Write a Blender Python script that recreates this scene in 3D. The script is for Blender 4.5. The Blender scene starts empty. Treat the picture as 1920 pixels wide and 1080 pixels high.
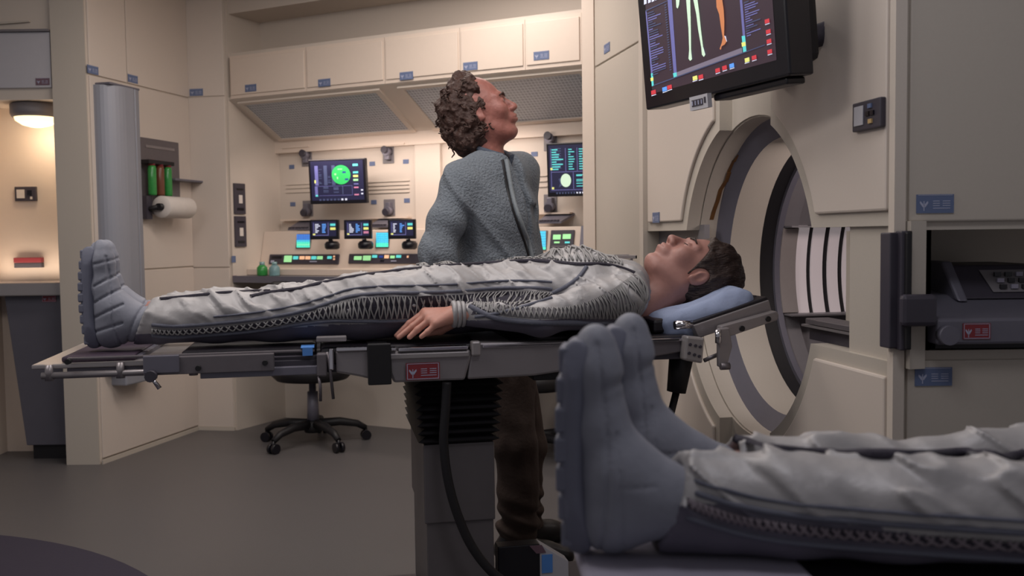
import bpy, bmesh, math, random
import numpy as np
from mathutils import Vector, Matrix
from mathutils.bvhtree import BVHTree

random.seed(7); np.random.seed(7)
C = bpy.context.scene.collection
SC = bpy.context.scene

# ------------------------------------------------------------------ camera
FPX = 1800.0
CAM = Vector((0, 0, 1.17))
pit = math.atan(98/1800.0); rol = math.radians(0.72)
_f = Vector((0, math.cos(pit), -math.sin(pit)))
_u0 = Vector((0, math.sin(pit), math.cos(pit))); _r0 = Vector((1, 0, 0))
_r = _r0*math.cos(rol) - _u0*math.sin(rol)
_u = _u0*math.cos(rol) + _r0*math.sin(rol)
cam_d = bpy.data.cameras.new('camera'); cam = bpy.data.objects.new('camera', cam_d); C.objects.link(cam)
cam_d.sensor_width = 36; cam_d.lens = 36*FPX/1920
m = Matrix.Identity(4)
for i in range(3):
    m[i][0] = _r[i]; m[i][1] = _u[i]; m[i][2] = -_f[i]; m[i][3] = CAM[i]
cam.matrix_world = m
cam_d.clip_start = 0.05; cam_d.clip_end = 60
cam_d.dof.use_dof = True; cam_d.dof.focus_distance = 2.95; cam_d.dof.aperture_fstop = 4.2
SC.camera = cam
SC.view_settings.view_transform = 'Standard'; SC.view_settings.look = 'None'
SC.view_settings.gamma = 1; SC.view_settings.use_curve_mapping = False
SC.view_settings.exposure = -0.08

# ------------------------------------------------------------------ world and lights
w = bpy.data.worlds.new('world'); SC.world = w; w.use_nodes = True
bg = w.node_tree.nodes['Background']
bg.inputs[0].default_value = (0.62, 0.60, 0.64, 1); bg.inputs[1].default_value = 0.30

def light(name, loc, target, size, power, col, kind='AREA', size_y=None, spread=None):
    d = bpy.data.lights.new(name, kind); d.energy = power; d.color = col
    if kind == 'AREA':
        d.shape = 'RECTANGLE'; d.size = size; d.size_y = size_y or size
        if spread: d.spread = math.radians(spread)
    else:
        d.shadow_soft_size = size
    o = bpy.data.objects.new(name, d); C.objects.link(o); o.location = loc
    if target is not None:
        o.rotation_euler = (Vector(target)-Vector(loc)).to_track_quat('-Z', 'Y').to_euler()
    return o
light('ceiling_light', (-0.15, 2.75, 2.58), (-0.15, 2.8, 0), 1.5, 17, (1, .95, .92), size_y=0.5)
light('ceiling_light', (-1.35, 2.0, 2.56), (.6, 2.9, 1.2), .6, 13, (1, .95, .92), size_y=0.45)
light('ceiling_light', (-0.7, 4.3, 2.58), (-0.75, 4.45, 0), 1.8, 26, (1, .90, .83), size_y=0.5)
light('ceiling_light', (-1.9, 1.6, 2.58), (-2.0, 3.5, 0.8), 1.2, 14, (1, .95, .93), size_y=0.7)
light('ceiling_light', (0.45, 1.2, 2.58), (0.6, 1.5, 0.7), 0.7, 7, (.95, .94, 1), size_y=0.4)
light('bay_light', (-0.62, 5.46, 1.72), (-0.5, 5.75, 1.0), 1.45, 6, (1, .82, .72), size_y=0.06)
light('tunnel_fill', (1.08, 3.12, 1.35), (1.05, 3.5, 1.0), .25, 1.1, (1, .86, .82), size_y=.12)  # added fill without a fitting, brightens the bands inside the tunnel

# ------------------------------------------------------------------ pixel helpers
def ray(px, py):
    return _f + _r*((px-960)/FPX) + _u*((540-py)/FPX)
def WY(px, py, Y):
    d = ray(px, py); return CAM + d*((Y-CAM.y)/d.y)
def WZ(px, py, Z):
    d = ray(px, py); return CAM + d*((Z-CAM.z)/d.z)

class Frame:
    """local x along u, local y into the thing (away from the viewer), local z up"""
    def __init__(s, ox, oy, ux, uy, oz=0):
        l = math.hypot(ux, uy); s.o = Vector((ox, oy, oz)); s.u = Vector((ux/l, uy/l, 0))
        s.w = Vector((-s.u.y, s.u.x, 0))
        s.M = Matrix(((s.u.x, s.w.x, 0, ox), (s.u.y, s.w.y, 0, oy), (0, 0, 1, oz), (0, 0, 0, 1)))
        s.Mi = s.M.inverted()
    def P(s, px, py, y=0.0):
        d = ray(px, py); o = s.o + s.w*y
        t = (o-CAM).dot(s.w)/d.dot(s.w)
        return s.Mi @ (CAM+d*t)
    def Z(s, px, py, z):
        return s.Mi @ WZ(px, py, z)
    def R(s, x0, y0, x1, y1, y=0.0):
        xm, ym = (x0+x1)/2, (y0+y1)/2
        return s.P(x0, ym, y).x, s.P(x1, ym, y).x, s.P(xm, y1, y).z, s.P(xm, y0, y).z
ID = Frame(0, 0, 1, 0)

# ------------------------------------------------------------------ materials
def lin(c):
    return tuple(((v/255)/12.92 if v/255 <= .04045 else ((v/255+.055)/1.055)**2.4) for v in c)
MATS = {}
def mat(name, rgb, rough=.5, metal=0, bump=0, scale=40, var=.06, emit=0, spec=.5, alpha=1, trans=0, stretch=(1, 1, 1), rgb2=None):
    if name in MATS: return MATS[name]
    m = bpy.data.materials.new(name); m.use_nodes = True; nt = m.node_tree; N = nt.nodes
    b = N['Principled BSDF']; c = lin(rgb)
    tc = N.new('ShaderNodeTexCoord'); mp = N.new('ShaderNodeMapping'); mp.inputs['Scale'].default_value = stretch
    nt.links.new(tc.outputs['Object'], mp.inputs[0])
    nz = N.new('ShaderNodeTexNoise'); nz.inputs['Scale'].default_value = scale; nz.inputs['Detail'].default_value = 5
    nt.links.new(mp.outputs[0], nz.inputs['Vector'])
    rp = N.new('ShaderNodeMix'); rp.data_type = 'RGBA'
    c2 = lin(rgb2) if rgb2 else tuple(v*(1+var) for v in c)
    rp.inputs[6].default_value = (*[v*(1-var) for v in c], 1); rp.inputs[7].default_value = (*c2, 1)
    nt.links.new(nz.outputs['Fac'], rp.inputs[0]); nt.links.new(rp.outputs[2], b.inputs['Base Color'])
    b.inputs['Roughness'].default_value = rough; b.inputs['Metallic'].default_value = metal
    b.inputs['Specular IOR Level'].default_value = spec
    if bump:
        bp = N.new('ShaderNodeBump'); bp.inputs['Strength'].default_value = bump; bp.inputs['Distance'].default_value = .01
        nt.links.new(nz.outputs['Fac'], bp.inputs['Height']); nt.links.new(bp.outputs[0], b.inputs['Normal'])
    if emit:
        nt.links.new(rp.outputs[2], b.inputs['Emission Color']); b.inputs['Emission Strength'].default_value = emit
    if trans: b.inputs['Transmission Weight'].default_value = trans
    MATS[name] = m; return m
WALL = mat('wall_paint', (204, 193, 182), .55, bump=.03, scale=160, var=.03)
WALL2 = mat('column_paint', (190, 181, 170), .55, bump=.03, scale=160, var=.03)
PANEL = mat('panel_paint', (208, 196, 186), .45, bump=.02, scale=160, var=.02)
CREAM = mat('cream_panel', (218, 202, 188), .45, var=.02)
GREYWALL = mat('grey_panel', (186, 184, 190), .45, var=.03, scale=20)
FLOOR = mat('floor_vinyl', (93, 90, 91), .42, bump=.06, scale=220, var=.12)
NAVY = mat('navy_cloth', (50, 45, 62), .8, bump=.1, scale=100)
STEEL = mat('brushed_steel', (150, 144, 146), .34, .5, bump=.04, scale=30, stretch=(1, 1, 30))
STEELD = mat('dull_steel', (118, 112, 116), .42, .5, bump=.05, scale=60)
ALU = mat('aluminium', (166, 160, 160), .34, .5, var=.04, scale=8)
CHROME = mat('chrome', (210, 208, 214), .12, 1)
BLACK = mat('black_rubber', (22, 20, 24), .55, bump=.05)
PAD = mat('black_vinyl_pad', (26, 22, 30), .42, bump=.06, scale=60)
DGREY = mat('dark_grey_plastic', (62, 58, 68), .45)
GREY = mat('grey_metal', (112, 110, 122), .45, .25, var=.05)
MGREY = mat('mid_grey', (120, 116, 120), .5)
CAB = mat('grey_cabinet', (92, 90, 100), .5, var=.08, scale=12)
PLAST = mat('black_plastic', (20, 18, 26), .3)
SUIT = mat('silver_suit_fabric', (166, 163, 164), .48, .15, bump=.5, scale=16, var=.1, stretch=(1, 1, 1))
SUITB = mat('suit_back_shade', (92, 88, 102), .7, bump=.4, scale=14, var=.12)  # darker back fabric, with the shade low on the body painted in
SUITD = mat('grey_suit_trim', (96, 98, 112), .7, bump=.2, scale=150)
SUITN = mat('dark_suit_mesh', (52, 48, 60), .85, bump=.4, scale=200)
LACE = mat('lace_cord', (146, 144, 144), .6)
BOOT = mat('boot_fabric', (128, 130, 142), .62, bump=.12, scale=60, var=.08)
SOLE = mat('boot_sole', (104, 106, 122), .6, bump=.1, scale=50)
SKIN = mat('skin', (168, 122, 112), .5, bump=.06, scale=90, var=.1)
SKIN2 = mat('skin_ruddy', (154, 98, 88), .48, bump=.25, scale=55, var=.22)
SKIN3 = mat('skin_hand', (196, 140, 124), .5, bump=.06, scale=90, var=.08)
LIP = mat('lip', (150, 88, 82), .45)
HAIR = mat('hair_brown', (52, 36, 32), .5, bump=.8, scale=60, var=.3, stretch=(1, 1, 4))
HAIR2 = mat('hair_curly', (62, 38, 30), .6, bump=.8, scale=70, var=.35)
EYE = mat('eye_white', (170, 160, 155), .2)
IRIS = mat('iris', (30, 24, 22), .15)
JACK = mat('jacket_knit', (118, 125, 133), .9, bump=.9, scale=130, var=.22)
COLL = mat('collar_knit', (82, 90, 104), .9, bump=.6, scale=130, var=.2)
PEDM = mat('pedestal_paint', (100, 95, 97), .4, .2)
JACKT = mat('jacket_trim', (140, 147, 152), .8, bump=.3, scale=260)
PANTS = mat('brown_trousers', (58, 44, 38), .85, bump=.2, scale=90)
SHOE = mat('black_shoe', (24, 20, 22), .4)
BLUEP = mat('blue_pillowcase', (150, 162, 192), .85, bump=.12, scale=120, var=.05)
PAPER = mat('white_paper', (214, 206, 200), .9, bump=.05)
REDL = mat('red_label', (132, 44, 52), .5)
BLUEL = mat('blue_label', (96, 110, 144), .6)
COLM = mat('column_grey', (150, 152, 162), .5, .25, var=.03, scale=6)
PURL = mat('mauve_label', (110, 84, 96), .5)
MARK = mat('label_mark', (168, 172, 196), .5)
TAPE = mat('blue_tape', (84, 140, 214), .6)
SHEET = mat('grey_sheet', (150, 146, 162), .8, bump=.05)
GLASSG = mat('green_fluid', (44, 128, 60), .15, rgb2=(60, 150, 74))
GLASSB = mat('clear_blue_glass', (150, 190, 196), .1, trans=.5)
GLASSR = mat('brown_fluid', (110, 66, 48), .2)
def emat(name, rgb, e): return mat('light_'+name, rgb, .4, var=.0, emit=e)
LAMP = emat('lamp', (255, 226, 170), 2.2)
STRIP = emat('strip', (206, 194, 196), .26)
SCR_BG = emat('screen_dark', (34, 34, 62), .5)
# perforated grille
def grille_mat():
    m = bpy.data.materials.new('perforated_grille'); m.use_nodes = True; nt = m.node_tree; N = nt.nodes; b = N['Principled BSDF']
    tc = N.new('ShaderNodeTexCoord'); mp = N.new('ShaderNodeMapping'); mp.inputs['Scale'].default_value = (50, 50, 50)
    br = N.new('ShaderNodeTexBrick'); br.offset = 0; br.inputs['Scale'].default_value = 1
    br.inputs['Color1'].default_value = (.28, .30, .34, 1); br.inputs['Color2'].default_value = (.33, .35, .39, 1)
    br.inputs['Mortar'].default_value = (.54, .57, .62, 1); br.inputs['Mortar Size'].default_value = .12
    br.inputs['Brick Width'].default_value = 1; br.inputs['Row Height'].default_value = 1
    nt.links.new(tc.outputs['Object'], mp.inputs[0]); nt.links.new(mp.outputs[0], br.inputs['Vector'])
    nt.links.new(br.outputs['Color'], b.inputs['Base Color']); b.inputs['Roughness'].default_value = .4; b.inputs['Metallic'].default_value = .1
    return m
GRILLE = grille_mat()

# ------------------------------------------------------------------ mesh builder
class MB:
    def __init__(s): s.v = []; s.f = []; s.m = []; s.s = []
    def add(s, vs, fs, mi=0, sm=False):
        b = len(s.v); s.v += [tuple(v) for v in vs]
        for f in fs: s.f.append([b+i for i in f]); s.m.append(mi); s.s.append(sm)
        return s
    def box(s, x0, x1, y0, y1, z0, z1, mi=0, T=None):
        if x0 > x1: x0, x1 = x1, x0
        if y0 > y1: y0, y1 = y1, y0
        if z0 > z1: z0, z1 = z1, z0
        vs = [Vector(v) for v in ((x0, y0, z0), (x1, y0, z0), (x1, y1, z0), (x0, y1, z0), (x0, y0, z1), (x1, y0, z1), (x1, y1, z1), (x0, y1, z1))]
        if T is not None: vs = [T @ v for v in vs]
        return s.add(vs, [(0, 3, 2, 1), (4, 5, 6, 7), (0, 1, 5, 4), (1, 2, 6, 5), (2, 3, 7, 6), (3, 0, 4, 7)], mi)
    def prism(s, poly, y0, y1, mi=0, plane='xz', sm=False):
        """poly in two axes, extruded along the third"""
        def mk(a, b, h):
            return {'xz': (a, h, b), 'xy': (a, b, h), 'yz': (h, a, b)}[plane]
        n = len(poly); vs = [mk(a, b, y0) for a, b in poly]+[mk(a, b, y1) for a, b in poly]
        area = sum(poly[i][0]*poly[(i+1) % n][1]-poly[(i+1) % n][0]*poly[i][1] for i in range(n))
        fs = [list(range(n)), list(range(2*n-1, n-1, -1))]
        s.add(vs, fs, mi)
        b = len(s.v)-2*n
        for i in range(n):
            j = (i+1) % n; s.f.append([b+i, b+i+n, b+j+n, b+j]); s.m.append(mi); s.s.append(sm)
        return s
    def tube(s, pts, r, n=8, mi=0, caps=True, sm=True, closed=False):
        pts = [Vector(p) for p in pts]; N = len(pts)
        rs = r if isinstance(r, (list, tuple)) else [r]*N
        ref = None; rings = []
        for i, p in enumerate(pts):
            a = pts[(i-1) % N] if (closed or i > 0) else p; b = pts[(i+1) % N] if (closed or i < N-1) else p
            t = (b-a)
            if t.length < 1e-9: t = Vector((0, 0, 1))
            t.normalize()
            if ref is None: ref = Vector((0, 0, 1)) if abs(t.z) < .9 else Vector((1, 0, 0))
            e1 = ref-t*ref.dot(t); e1.normalize(); ref = e1; e2 = t.cross(e1)
            rings.append([p+(e1*math.cos(2*math.pi*k/n)+e2*math.sin(2*math.pi*k/n))*rs[i] for k in range(n)])
        vs = [v for g in rings for v in g]; fs = []
        for i in range(N if closed else N-1):
            j = (i+1) % N
            for k in range(n): fs.append((i*n+k, i*n+(k+1) % n, j*n+(k+1) % n, j*n+k))
        s.add(vs, fs, mi, sm)
        if caps and not closed:
            b = len(s.v)-len(vs); s.f.append([b+k for k in range(n-1, -1, -1)]); s.m.append(mi); s.s.append(False)
            s.f.append([b+(N-1)*n+k for k in range(n)]); s.m.append(mi); s.s.append(False)
        return s
    def cyl(s, a, b, r, n=16, mi=0, r2=None): return s.tube([a, b], [r, r2 if r2 is not None else r], n, mi)
    def lathe(s, prof, c=(0, 0, 0), n=24, mi=0, T=None):
        vs = []; c = Vector(c)
        for r, z in prof:
            for k in range(n):
                p = c+Vector((r*math.cos(2*math.pi*k/n), r*math.sin(2*math.pi*k/n), z)); vs.append(T @ p if T is not None else p)
        fs = []
        for i in range(len(prof)-1):
            for k in range(n): fs.append((i*n+k, i*n+(k+1) % n, (i+1)*n+(k+1) % n, (i+1)*n+k))
        fs2 = [list(range(n-1, -1, -1)), [(len(prof)-1)*n+k for k in range(n)]]
        s.add(vs, fs, mi, True); b = len(s.v)-len(vs)
        for f in fs2: s.f.append([b+i for i in f]); s.m.append(mi); s.s.append(False)
        return s
    def mesh(s, name, mats):
        me = bpy.data.meshes.new(name); me.from_pydata(s.v, [], s.f)
        for m in (mats if isinstance(mats, (list, tuple)) else [mats]): me.materials.append(m)
        me.polygons.foreach_set('material_index', s.m); me.polygons.foreach_set('use_smooth', s.s)
        bm = bmesh.new(); bm.from_mesh(me); bmesh.ops.recalc_face_normals(bm, faces=bm.faces); bm.to_mesh(me); bm.free()
        me.update(); return me
    def build(s, name, mats, parent=None, frame=None, bevel=0, label=None, seg=2):
        o = bpy.data.objects.new(name, s.mesh(name, mats)); C.objects.link(o)
        if parent is not None:
            o.parent = parent
            if parent.type == 'EMPTY' and 'at' in parent: o.location = -Vector(parent['at'])
        elif frame is not None: o.matrix_world = frame.M
        if bevel:
            b = o.modifiers.new('bevel', 'BEVEL'); b.width = bevel; b.segments = seg; b.limit_method = 'ANGLE'; b.angle_limit = math.radians(40)
        if label: o['label'] = label
        return o

def thing(name, label, cat, frame=ID, at=(0, 0, 0), group=None):
    o = bpy.data.objects.new(name, None); C.objects.link(o); o.empty_display_size = .05
    o.matrix_world = frame.M @ Matrix.Translation(at); o['label'] = label; o['category'] = cat; o['at'] = list(at)
    if group: o['group'] = group
    return o
def tag(o, label, cat, group=None):
    o['label'] = label; o['category'] = cat
    if group: o['group'] = group
    return o
def struct(o): o['kind'] = 'structure'; return o
def bpart(name, box, m, parent, bevel=0, label=None, T=None, frame=None):
    return MB().box(*box, T=T).build(name, m, parent, frame=frame, bevel=bevel, label=label)

def sticker(parent, fr, px, py, y, kind='blue', w=.085, h=.0425):
    """a thin printed plate with a winged-staff emblem and rows of tiny marks"""
    p = fr.P(px, py, y); x, z = p.x, p.z; mb = MB()
    mb.box(x-w/2, x+w/2, y-.0015, y+.001, z-h/2, z+h/2, 0)
    t = y-.002; e = y-.0012
    if w > .04:
        mb.box(x-w*.46, x+w*.46, t, e, z+h*.44, z+h*.47, 1); 
        if kind == 'red':
            mb.box(x-w*.46, x+w*.46, t, e, z-h*.46, z-h*.42, 1); mb.box(x-w*.47, x-w*.45, t, e, z-h*.46, z+h*.47, 1); mb.box(x+w*.45, x+w*.47, t, e, z-h*.46, z+h*.47, 1)
        ex, ez = x-w*.3, z-h*.08
        mb.box(ex-w*.012, ex+w*.012, t, e, ez-h*.3, ez+h*.22, 1)
        for sgn in (-1, 1):
            mb.prism([(ex, ez+h*.02), (ex+sgn*w*.10, ez+h*.22), (ex+sgn*w*.115, ez+h*.12), (ex+sgn*w*.03, ez-h*.12)], t, e, 1)
        for k, zz in enumerate((.14, .02, -.10)):
            mb.box(x-w*.06, x+w*.12, t, e, z+h*(zz-.02), z+h*(zz+.02), 1)
            mb.box(x+w*.2, x+w*.40, t, e, z+h*(zz-.02), z+h*(zz+.02), 1)
        mb.box(x-w*.06, x+w*.40, t, e, z-h*.26, z-h*.22, 1)
    o = mb.build('sticker', [{'blue': BLUEL, 'red': REDL, 'mauve': PURL}[kind], MARK], parent)
    return o
# ================================================================== ROOM SHELL
H = 2.62
fm = MB().box(-5, 3.2, -1.0, 8, -.06, 0)
floor = struct(fm.build('floor', FLOOR))
struct(MB().box(-5, 3.2, 0.4, 8, H, H+.06).build('ceiling', WALL))

# ---- left wall: pillar and angled wall
LW = Frame(-2.17, 4.98, .223, .89)
LWL = .917
mb = MB().box(0, LWL, 0, .12, 0, H)
wl = struct(mb.build('wall_left', WALL, frame=LW))
def lpanel(px0, px1, z0, z1, x0=None, x1=None, py=250):
    a = LW.P(px0, py).x+.004 if x0 is None else x0; b = LW.P(px1, py).x-.004 if x1 is None else x1
    return bpart('panel', (a, b, -.010, .002, z0, z1), PANEL, wl, .003)
zs1 = LW.P(250, 160).z; zs2 = LW.P(310, 503).z
xs = LW.P(233, 60).x
pa = lpanel(0, 0, zs1+.004, H-.01, .012, xs-.004); pb = lpanel(0, 0, zs1+.004, H-.01, xs+.004, LWL-.01)
pc = lpanel(0, 0, zs2+.004, zs1-.004, .012, LWL-.01)
pd = lpanel(0, 0, .03, zs2-.004, .012, LWL-.01)
sticker(pa, LW, 174, 131, -.011); sticker(pb, LW, 249, 148, -.011)
mbp = MB().box(-2.345, -2.172, 4.975, 5.12, 0, H)
struct(mbp.build('wall_pillar', WALL2))
# column face and the bay
CF = Frame(-1.966, 5.87, 1.0, -.15)
CFL = .262
cf = struct(MB().box(0, CFL, 0, .1, 0, H).build('wall_column', WALL, frame=CF))
zc1 = CF.P(390, 182).z; zc2 = CF.P(390, 502).z
for a, b in ((.02, zc2-.004), (zc2+.004, zc1-.004), (zc1+.004, H-.01)):
    q = bpart('panel', (.006, CFL-.006, -.008, .002, a, b), PANEL, cf, .003)
sticker(q, CF, 368, 173, -.009)
struct(MB().box(-.0, CFL, -.014, .0, 0, .02).build('baseboard_column', WALL2, frame=CF))
struct(MB().box(0, LWL, -.016, -.008, 0, .022).build('baseboard_left', WALL2, frame=LW))

# ---- alcove to the left
AY = 5.32
AF = Frame(0, AY, 1, 0)
struct(MB().box(-4.2, -2.17, AY, AY+.1, 0, 2.1).build('wall_alcove', CREAM))
aw = struct(MB().box(-2.90, -2.835, 5.06, AY, .0, 1.97).build('wall_alcove_side', CREAM))
HF = Frame(0, 5.0, 1, 0)
zb = HF.P(60, 187).z
hd = struct(MB().box(-4.2, -2.34, 5.0, AY+.1, zb, H).build('wall_header', WALL))
x0, x1, z0, z1 = HF.R(-60, 62, 97, 166)
q = bpart('panel', (x0, x1, 4.985, 5.001, z0, z1), GREYWALL, hd, .003)
struct(MB().box(x0, x1+.004, 4.965, 5.0, z1+.001, z1+.012).build('trim_header', MGREY))
z2 = HF.P(30, 45).z
struct(MB().prism([(x0, z2-.015), (x1-.10, z2+.006), (x1-.10, z2+.014), (x0, z2)], 4.98, 5.0).build('trim_header_upper', WALL2))
s = sticker(q, HF, 80, 153, -.016, 'mauve', .07, .036); s.location = (0, 5.0, 0)
# lamp
L = WY(68, 205, 5.16)
lm = thing('ceiling_lamp', 'glowing round flush ceiling lamp with grey rim in the alcove', 'lamp', ID, (L.x, L.y, zb))
MB().lathe([(.115, 0), (.128, -.01), (.128, -.055), (.118, -.075)], (L.x, L.y, zb+.002), 32).build('rim', MGREY, lm)
MB().lathe([(.112, -.062), (.104, -.09), (.07, -.112), (.03, -.122), (.001, -.124)], (L.x, L.y, zb), 32).build('lamp_shade', LAMP, lm)
light('alcove_lamp_light', (L.x, L.y, zb-.16), None, .08, 2.7, (1, .80, .60), 'POINT')
light('alcove_under_light', (-2.6, 5.22, 1.0), (-2.6, 5.4, 1.4), .5, .6, (1, .80, .62), size_y=.05)
# switch and red strip on alcove wall
p = AF.R(27, 350, 67, 377, -.02)
t = thing('wall_switch', 'grey wall control switch with white key in the warm lit alcove', 'switch', AF, (p[0], -.02, p[2]))
bpart('plate', (p[0], p[1], -.02, 0, p[2], p[3]), DGREY, t, .003)
xx = p[1]-p[0]; zz = p[3]-p[2]
bpart('key', (p[0]+xx*.12, p[0]+xx*.48, -.025, -.02, p[2]+zz*.2, p[2]+zz*.8), PAPER, t)
bpart('button', (p[0]+xx*.62, p[0]+xx*.8, -.026, -.02, p[2]+zz*.4, p[2]+zz*.75), PLAST, t)
bpart('button', (p[0]+xx*.74, p[0]+xx*.84, -.024, -.02, p[2]+zz*.12, p[2]+zz*.3), PAPER, t)
p = AF.R(26, 483, 78, 502, -.03)
t = thing('wall_dispenser', 'narrow red and dark box fixed low on the alcove wall', 'box', AF, (p[0], -.03, p[2]))
bpart('housing', (p[0], p[1], -.03, 0, p[2], (p[2]+p[3])/2-.001), DGREY, t, .002)
bpart('lid', (p[0], p[1], -.034, 0, (p[2]+p[3])/2, p[3]), REDL, t, .002, 'red lid')
# counter cabinet
t = thing('counter_cabinet', 'tapering dark grey counter cabinet with pale worktop at the far left', 'cabinet', ID, (-2.6, 5.15, 0))
bpart('worktop', (-2.84, -2.36, 5.04, AY, .885, .955), ALU, t, .006, 'pale grey metal worktop edge')
KF = Frame(0, 5.1, 1, 0)
a = KF.P(8, 556); b = KF.P(50, 835); 
MB().prism([(a.x, .883), (-2.34, .883), (-2.34, b.z), (b.x, b.z)], 5.1, AY-.02).build('body', CAB, t, bevel=.004)
bpart('plinth', (b.x+.02, -2.34, 5.13, AY-.02, 0, b.z), BLACK, t)
s = sticker(t, KF, 92, 560, -.002, 'red', .075, .034); s.location = Vector(s.location)+Vector((0, 5.1, 0))

# ---- the console bay
B = Frame(-1.694, 5.83, .893, -.451)
BX = 2.305; BE = 2.372
ZF0 = B.P(440, 185).z; ZF1 = B.P(440, 98).z
YW = .45
wb = MB()
wb.box(0, BX, YW, YW+.08, 0, ZF1)                    # monitor wall
wall_back = struct(wb.build('wall_back', WALL, frame=B)); wb = MB()
wb.box(-.05, 0, .0, YW+.08, 0, H)                    # left return
wall_bay = struct(wb.build('wall_bay_side', WALL, frame=B)); wb = MB()
wb.box(-.0, BX, .30, .38, ZF1, H)                  # above the cabinets
wb.box(0, BX, .02, .38, ZF1-.02, ZF1)
struct(wb.build('wall_over_cabinets', WALL, frame=B)); wb = MB()
wb.box(BX, BE, 0, YW+.08, 0, H)
wb.box(BE-.002, BE+.06, .1, YW+.08, 0, H)
struct(wb.build('wall_bay_end', WALL, frame=B))
struct(MB().box(BX-.0, BE-.004, -.012, .0, 0, H).build('trim_bay_end', CREAM, frame=B))
# beam over
struct(MB().box(-.05, BX, .02, .30, H-.10, H).build('trim_beam', WALL, frame=B))
# overhead cabinets
xs = [.02, B.P(575, 170).x, B.P(722, 150).x, B.P(863, 140).x, B.P(985, 125).x, BX-.005]
tags = [470, 608, 762, 882, 1015]; ty = [165, 155, 142, 124, 104]
words_ = ['next to the column', 'above the round green scan monitor', 'above the divider of the two grilles', 'directly above the standing man', 'nearest the big pillar']
for i in range(5):
    t = thing('overhead_cabinet', 'cream overhead cabinet with blue sticker, '+words_[i], 'cabinet', B, (xs[i], .0, ZF0), 'overhead cabinets over the console bay')
    bpart('carcass', (xs[i]+.001, xs[i+1]-.001, .0, .30, ZF0, ZF1-.022), CREAM, t)
    bpart('door', (xs[i]+.010, xs[i+1]-.010, -.007, .0, ZF0+.02, ZF1-.04), CREAM, t, .003)
    sticker(t, B, tags[i], ty[i], -.008)
# hood with two grilles
hy0, hz0, hy1, hz1 = .02, ZF0-.012, .41, B.P(640, 256, .41).z
def hoodpt(px, py):
    """pixel onto the sloped hood plane -> (x, s) with s along the slope"""
    d = B.Mi.to_3x3() @ ray(px, py); o = B.Mi @ CAM
    n = Vector((0, hz1-hz0, -(hy1-hy0)))
    tt = (Vector((0, hy0, hz0))-o).dot(n)/d.dot(n); p = o+d*tt
    return p.x, (p.y-hy0)/(hy1-hy0)
def hp(x, s, off=0):
    n = Vector((0, -(hz0-hz1), -(hy1-hy0))).normalized()
    return Vector((x, hy0+(hy1-hy0)*s, hz0+(hz1-hz0)*s))+n*off
hood = struct(MB().add([hp(0, -.04), hp(BX, -.04), hp(BX, 1), hp(0, 1), hp(0, -.04, -.02), hp(BX, -.04, -.02), hp(BX, 1, -.02), hp(0, 1, -.02)],
    [(0, 1, 2, 3), (7, 6, 5, 4), (0, 4, 5, 1), (1, 5, 6, 2), (2, 6, 7, 3), (3, 7, 4, 0)]).build('trim_hood', WALL, frame=B))
zl = B.P(640, 280, hy1).z
struct(MB().box(0, BX, hy1, YW, zl, hz1).build('trim_hood_lip', CREAM, frame=B))
def grille(x0, x1, s0, s1, desc):
    t = thing('ceiling_grille', desc, 'grille', B, tuple(hp(x0, s0)), 'perforated grilles of the console hood')
    MB().add([hp(x0+.035, s0, .004), hp(x1-.035, s0, .004), hp(x1-.035, s1, .004), hp(x0+.035, s1, .004)], [(0, 1, 2, 3)]).build('mesh_panel', GRILLE, t)
    for (a, b, c, d) in ((x0, x1, s0-.05, s0), (x0, x1, s1, s1+.05), (x0, x0+.035, s0, s1), (x1-.035, x1, s0, s1)):
        MB().add([hp(a, c, .0), hp(b, c, .0), hp(b, d, .0), hp(a, d, .0), hp(a, c, .012), hp(b, c, .012), hp(b, d, .012), hp(a, d, .012)],
                 [(0, 1, 2, 3), (7, 6, 5, 4), (0, 4, 5, 1), (1, 5, 6, 2), (2, 6, 7, 3), (3, 7, 4, 0)]).build('frame', CREAM if c == s1 else WALL, t)
gx1 = hoodpt(745, 215)[0]; gx2 = hoodpt(792, 205)[0]
grille(.05, gx1+.035, .07, .93, 'grey perforated grille over the round green scan monitor')
grille(gx2-.035, BX-.0, .07, .93, 'grey perforated grille behind the head of the standing man')

# console slope and desk
cn = thing('control_console', 'cream sloping control console with built in light strips along the bay', 'console', B, (0, .1, 0))
SB_, ST_ = .235, .285
ZS1 = B.P(640, 432, ST_).z; ZS0 = B.P(640, 503, SB_).z
MB().prism([(YW-.001, ZS1), (YW-.001, ZS0-.04), (.12, ZS0-.04), (.12, ZS0-.002), (SB_, ZS0), (ST_, ZS1)], .002, BX-.002, plane='yz').build('body', CREAM, cn, bevel=.003)
bpart('desk_top', (.002, BX-.002, .0, .20, ZS0-.075, ZS0-.042), MGREY, cn, .004, 'grey desk edge')
bpart('desk_edge', (.002, BX-.002, -.006, .0, ZS0-.08, ZS0-.04), GREY, cn)
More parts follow.
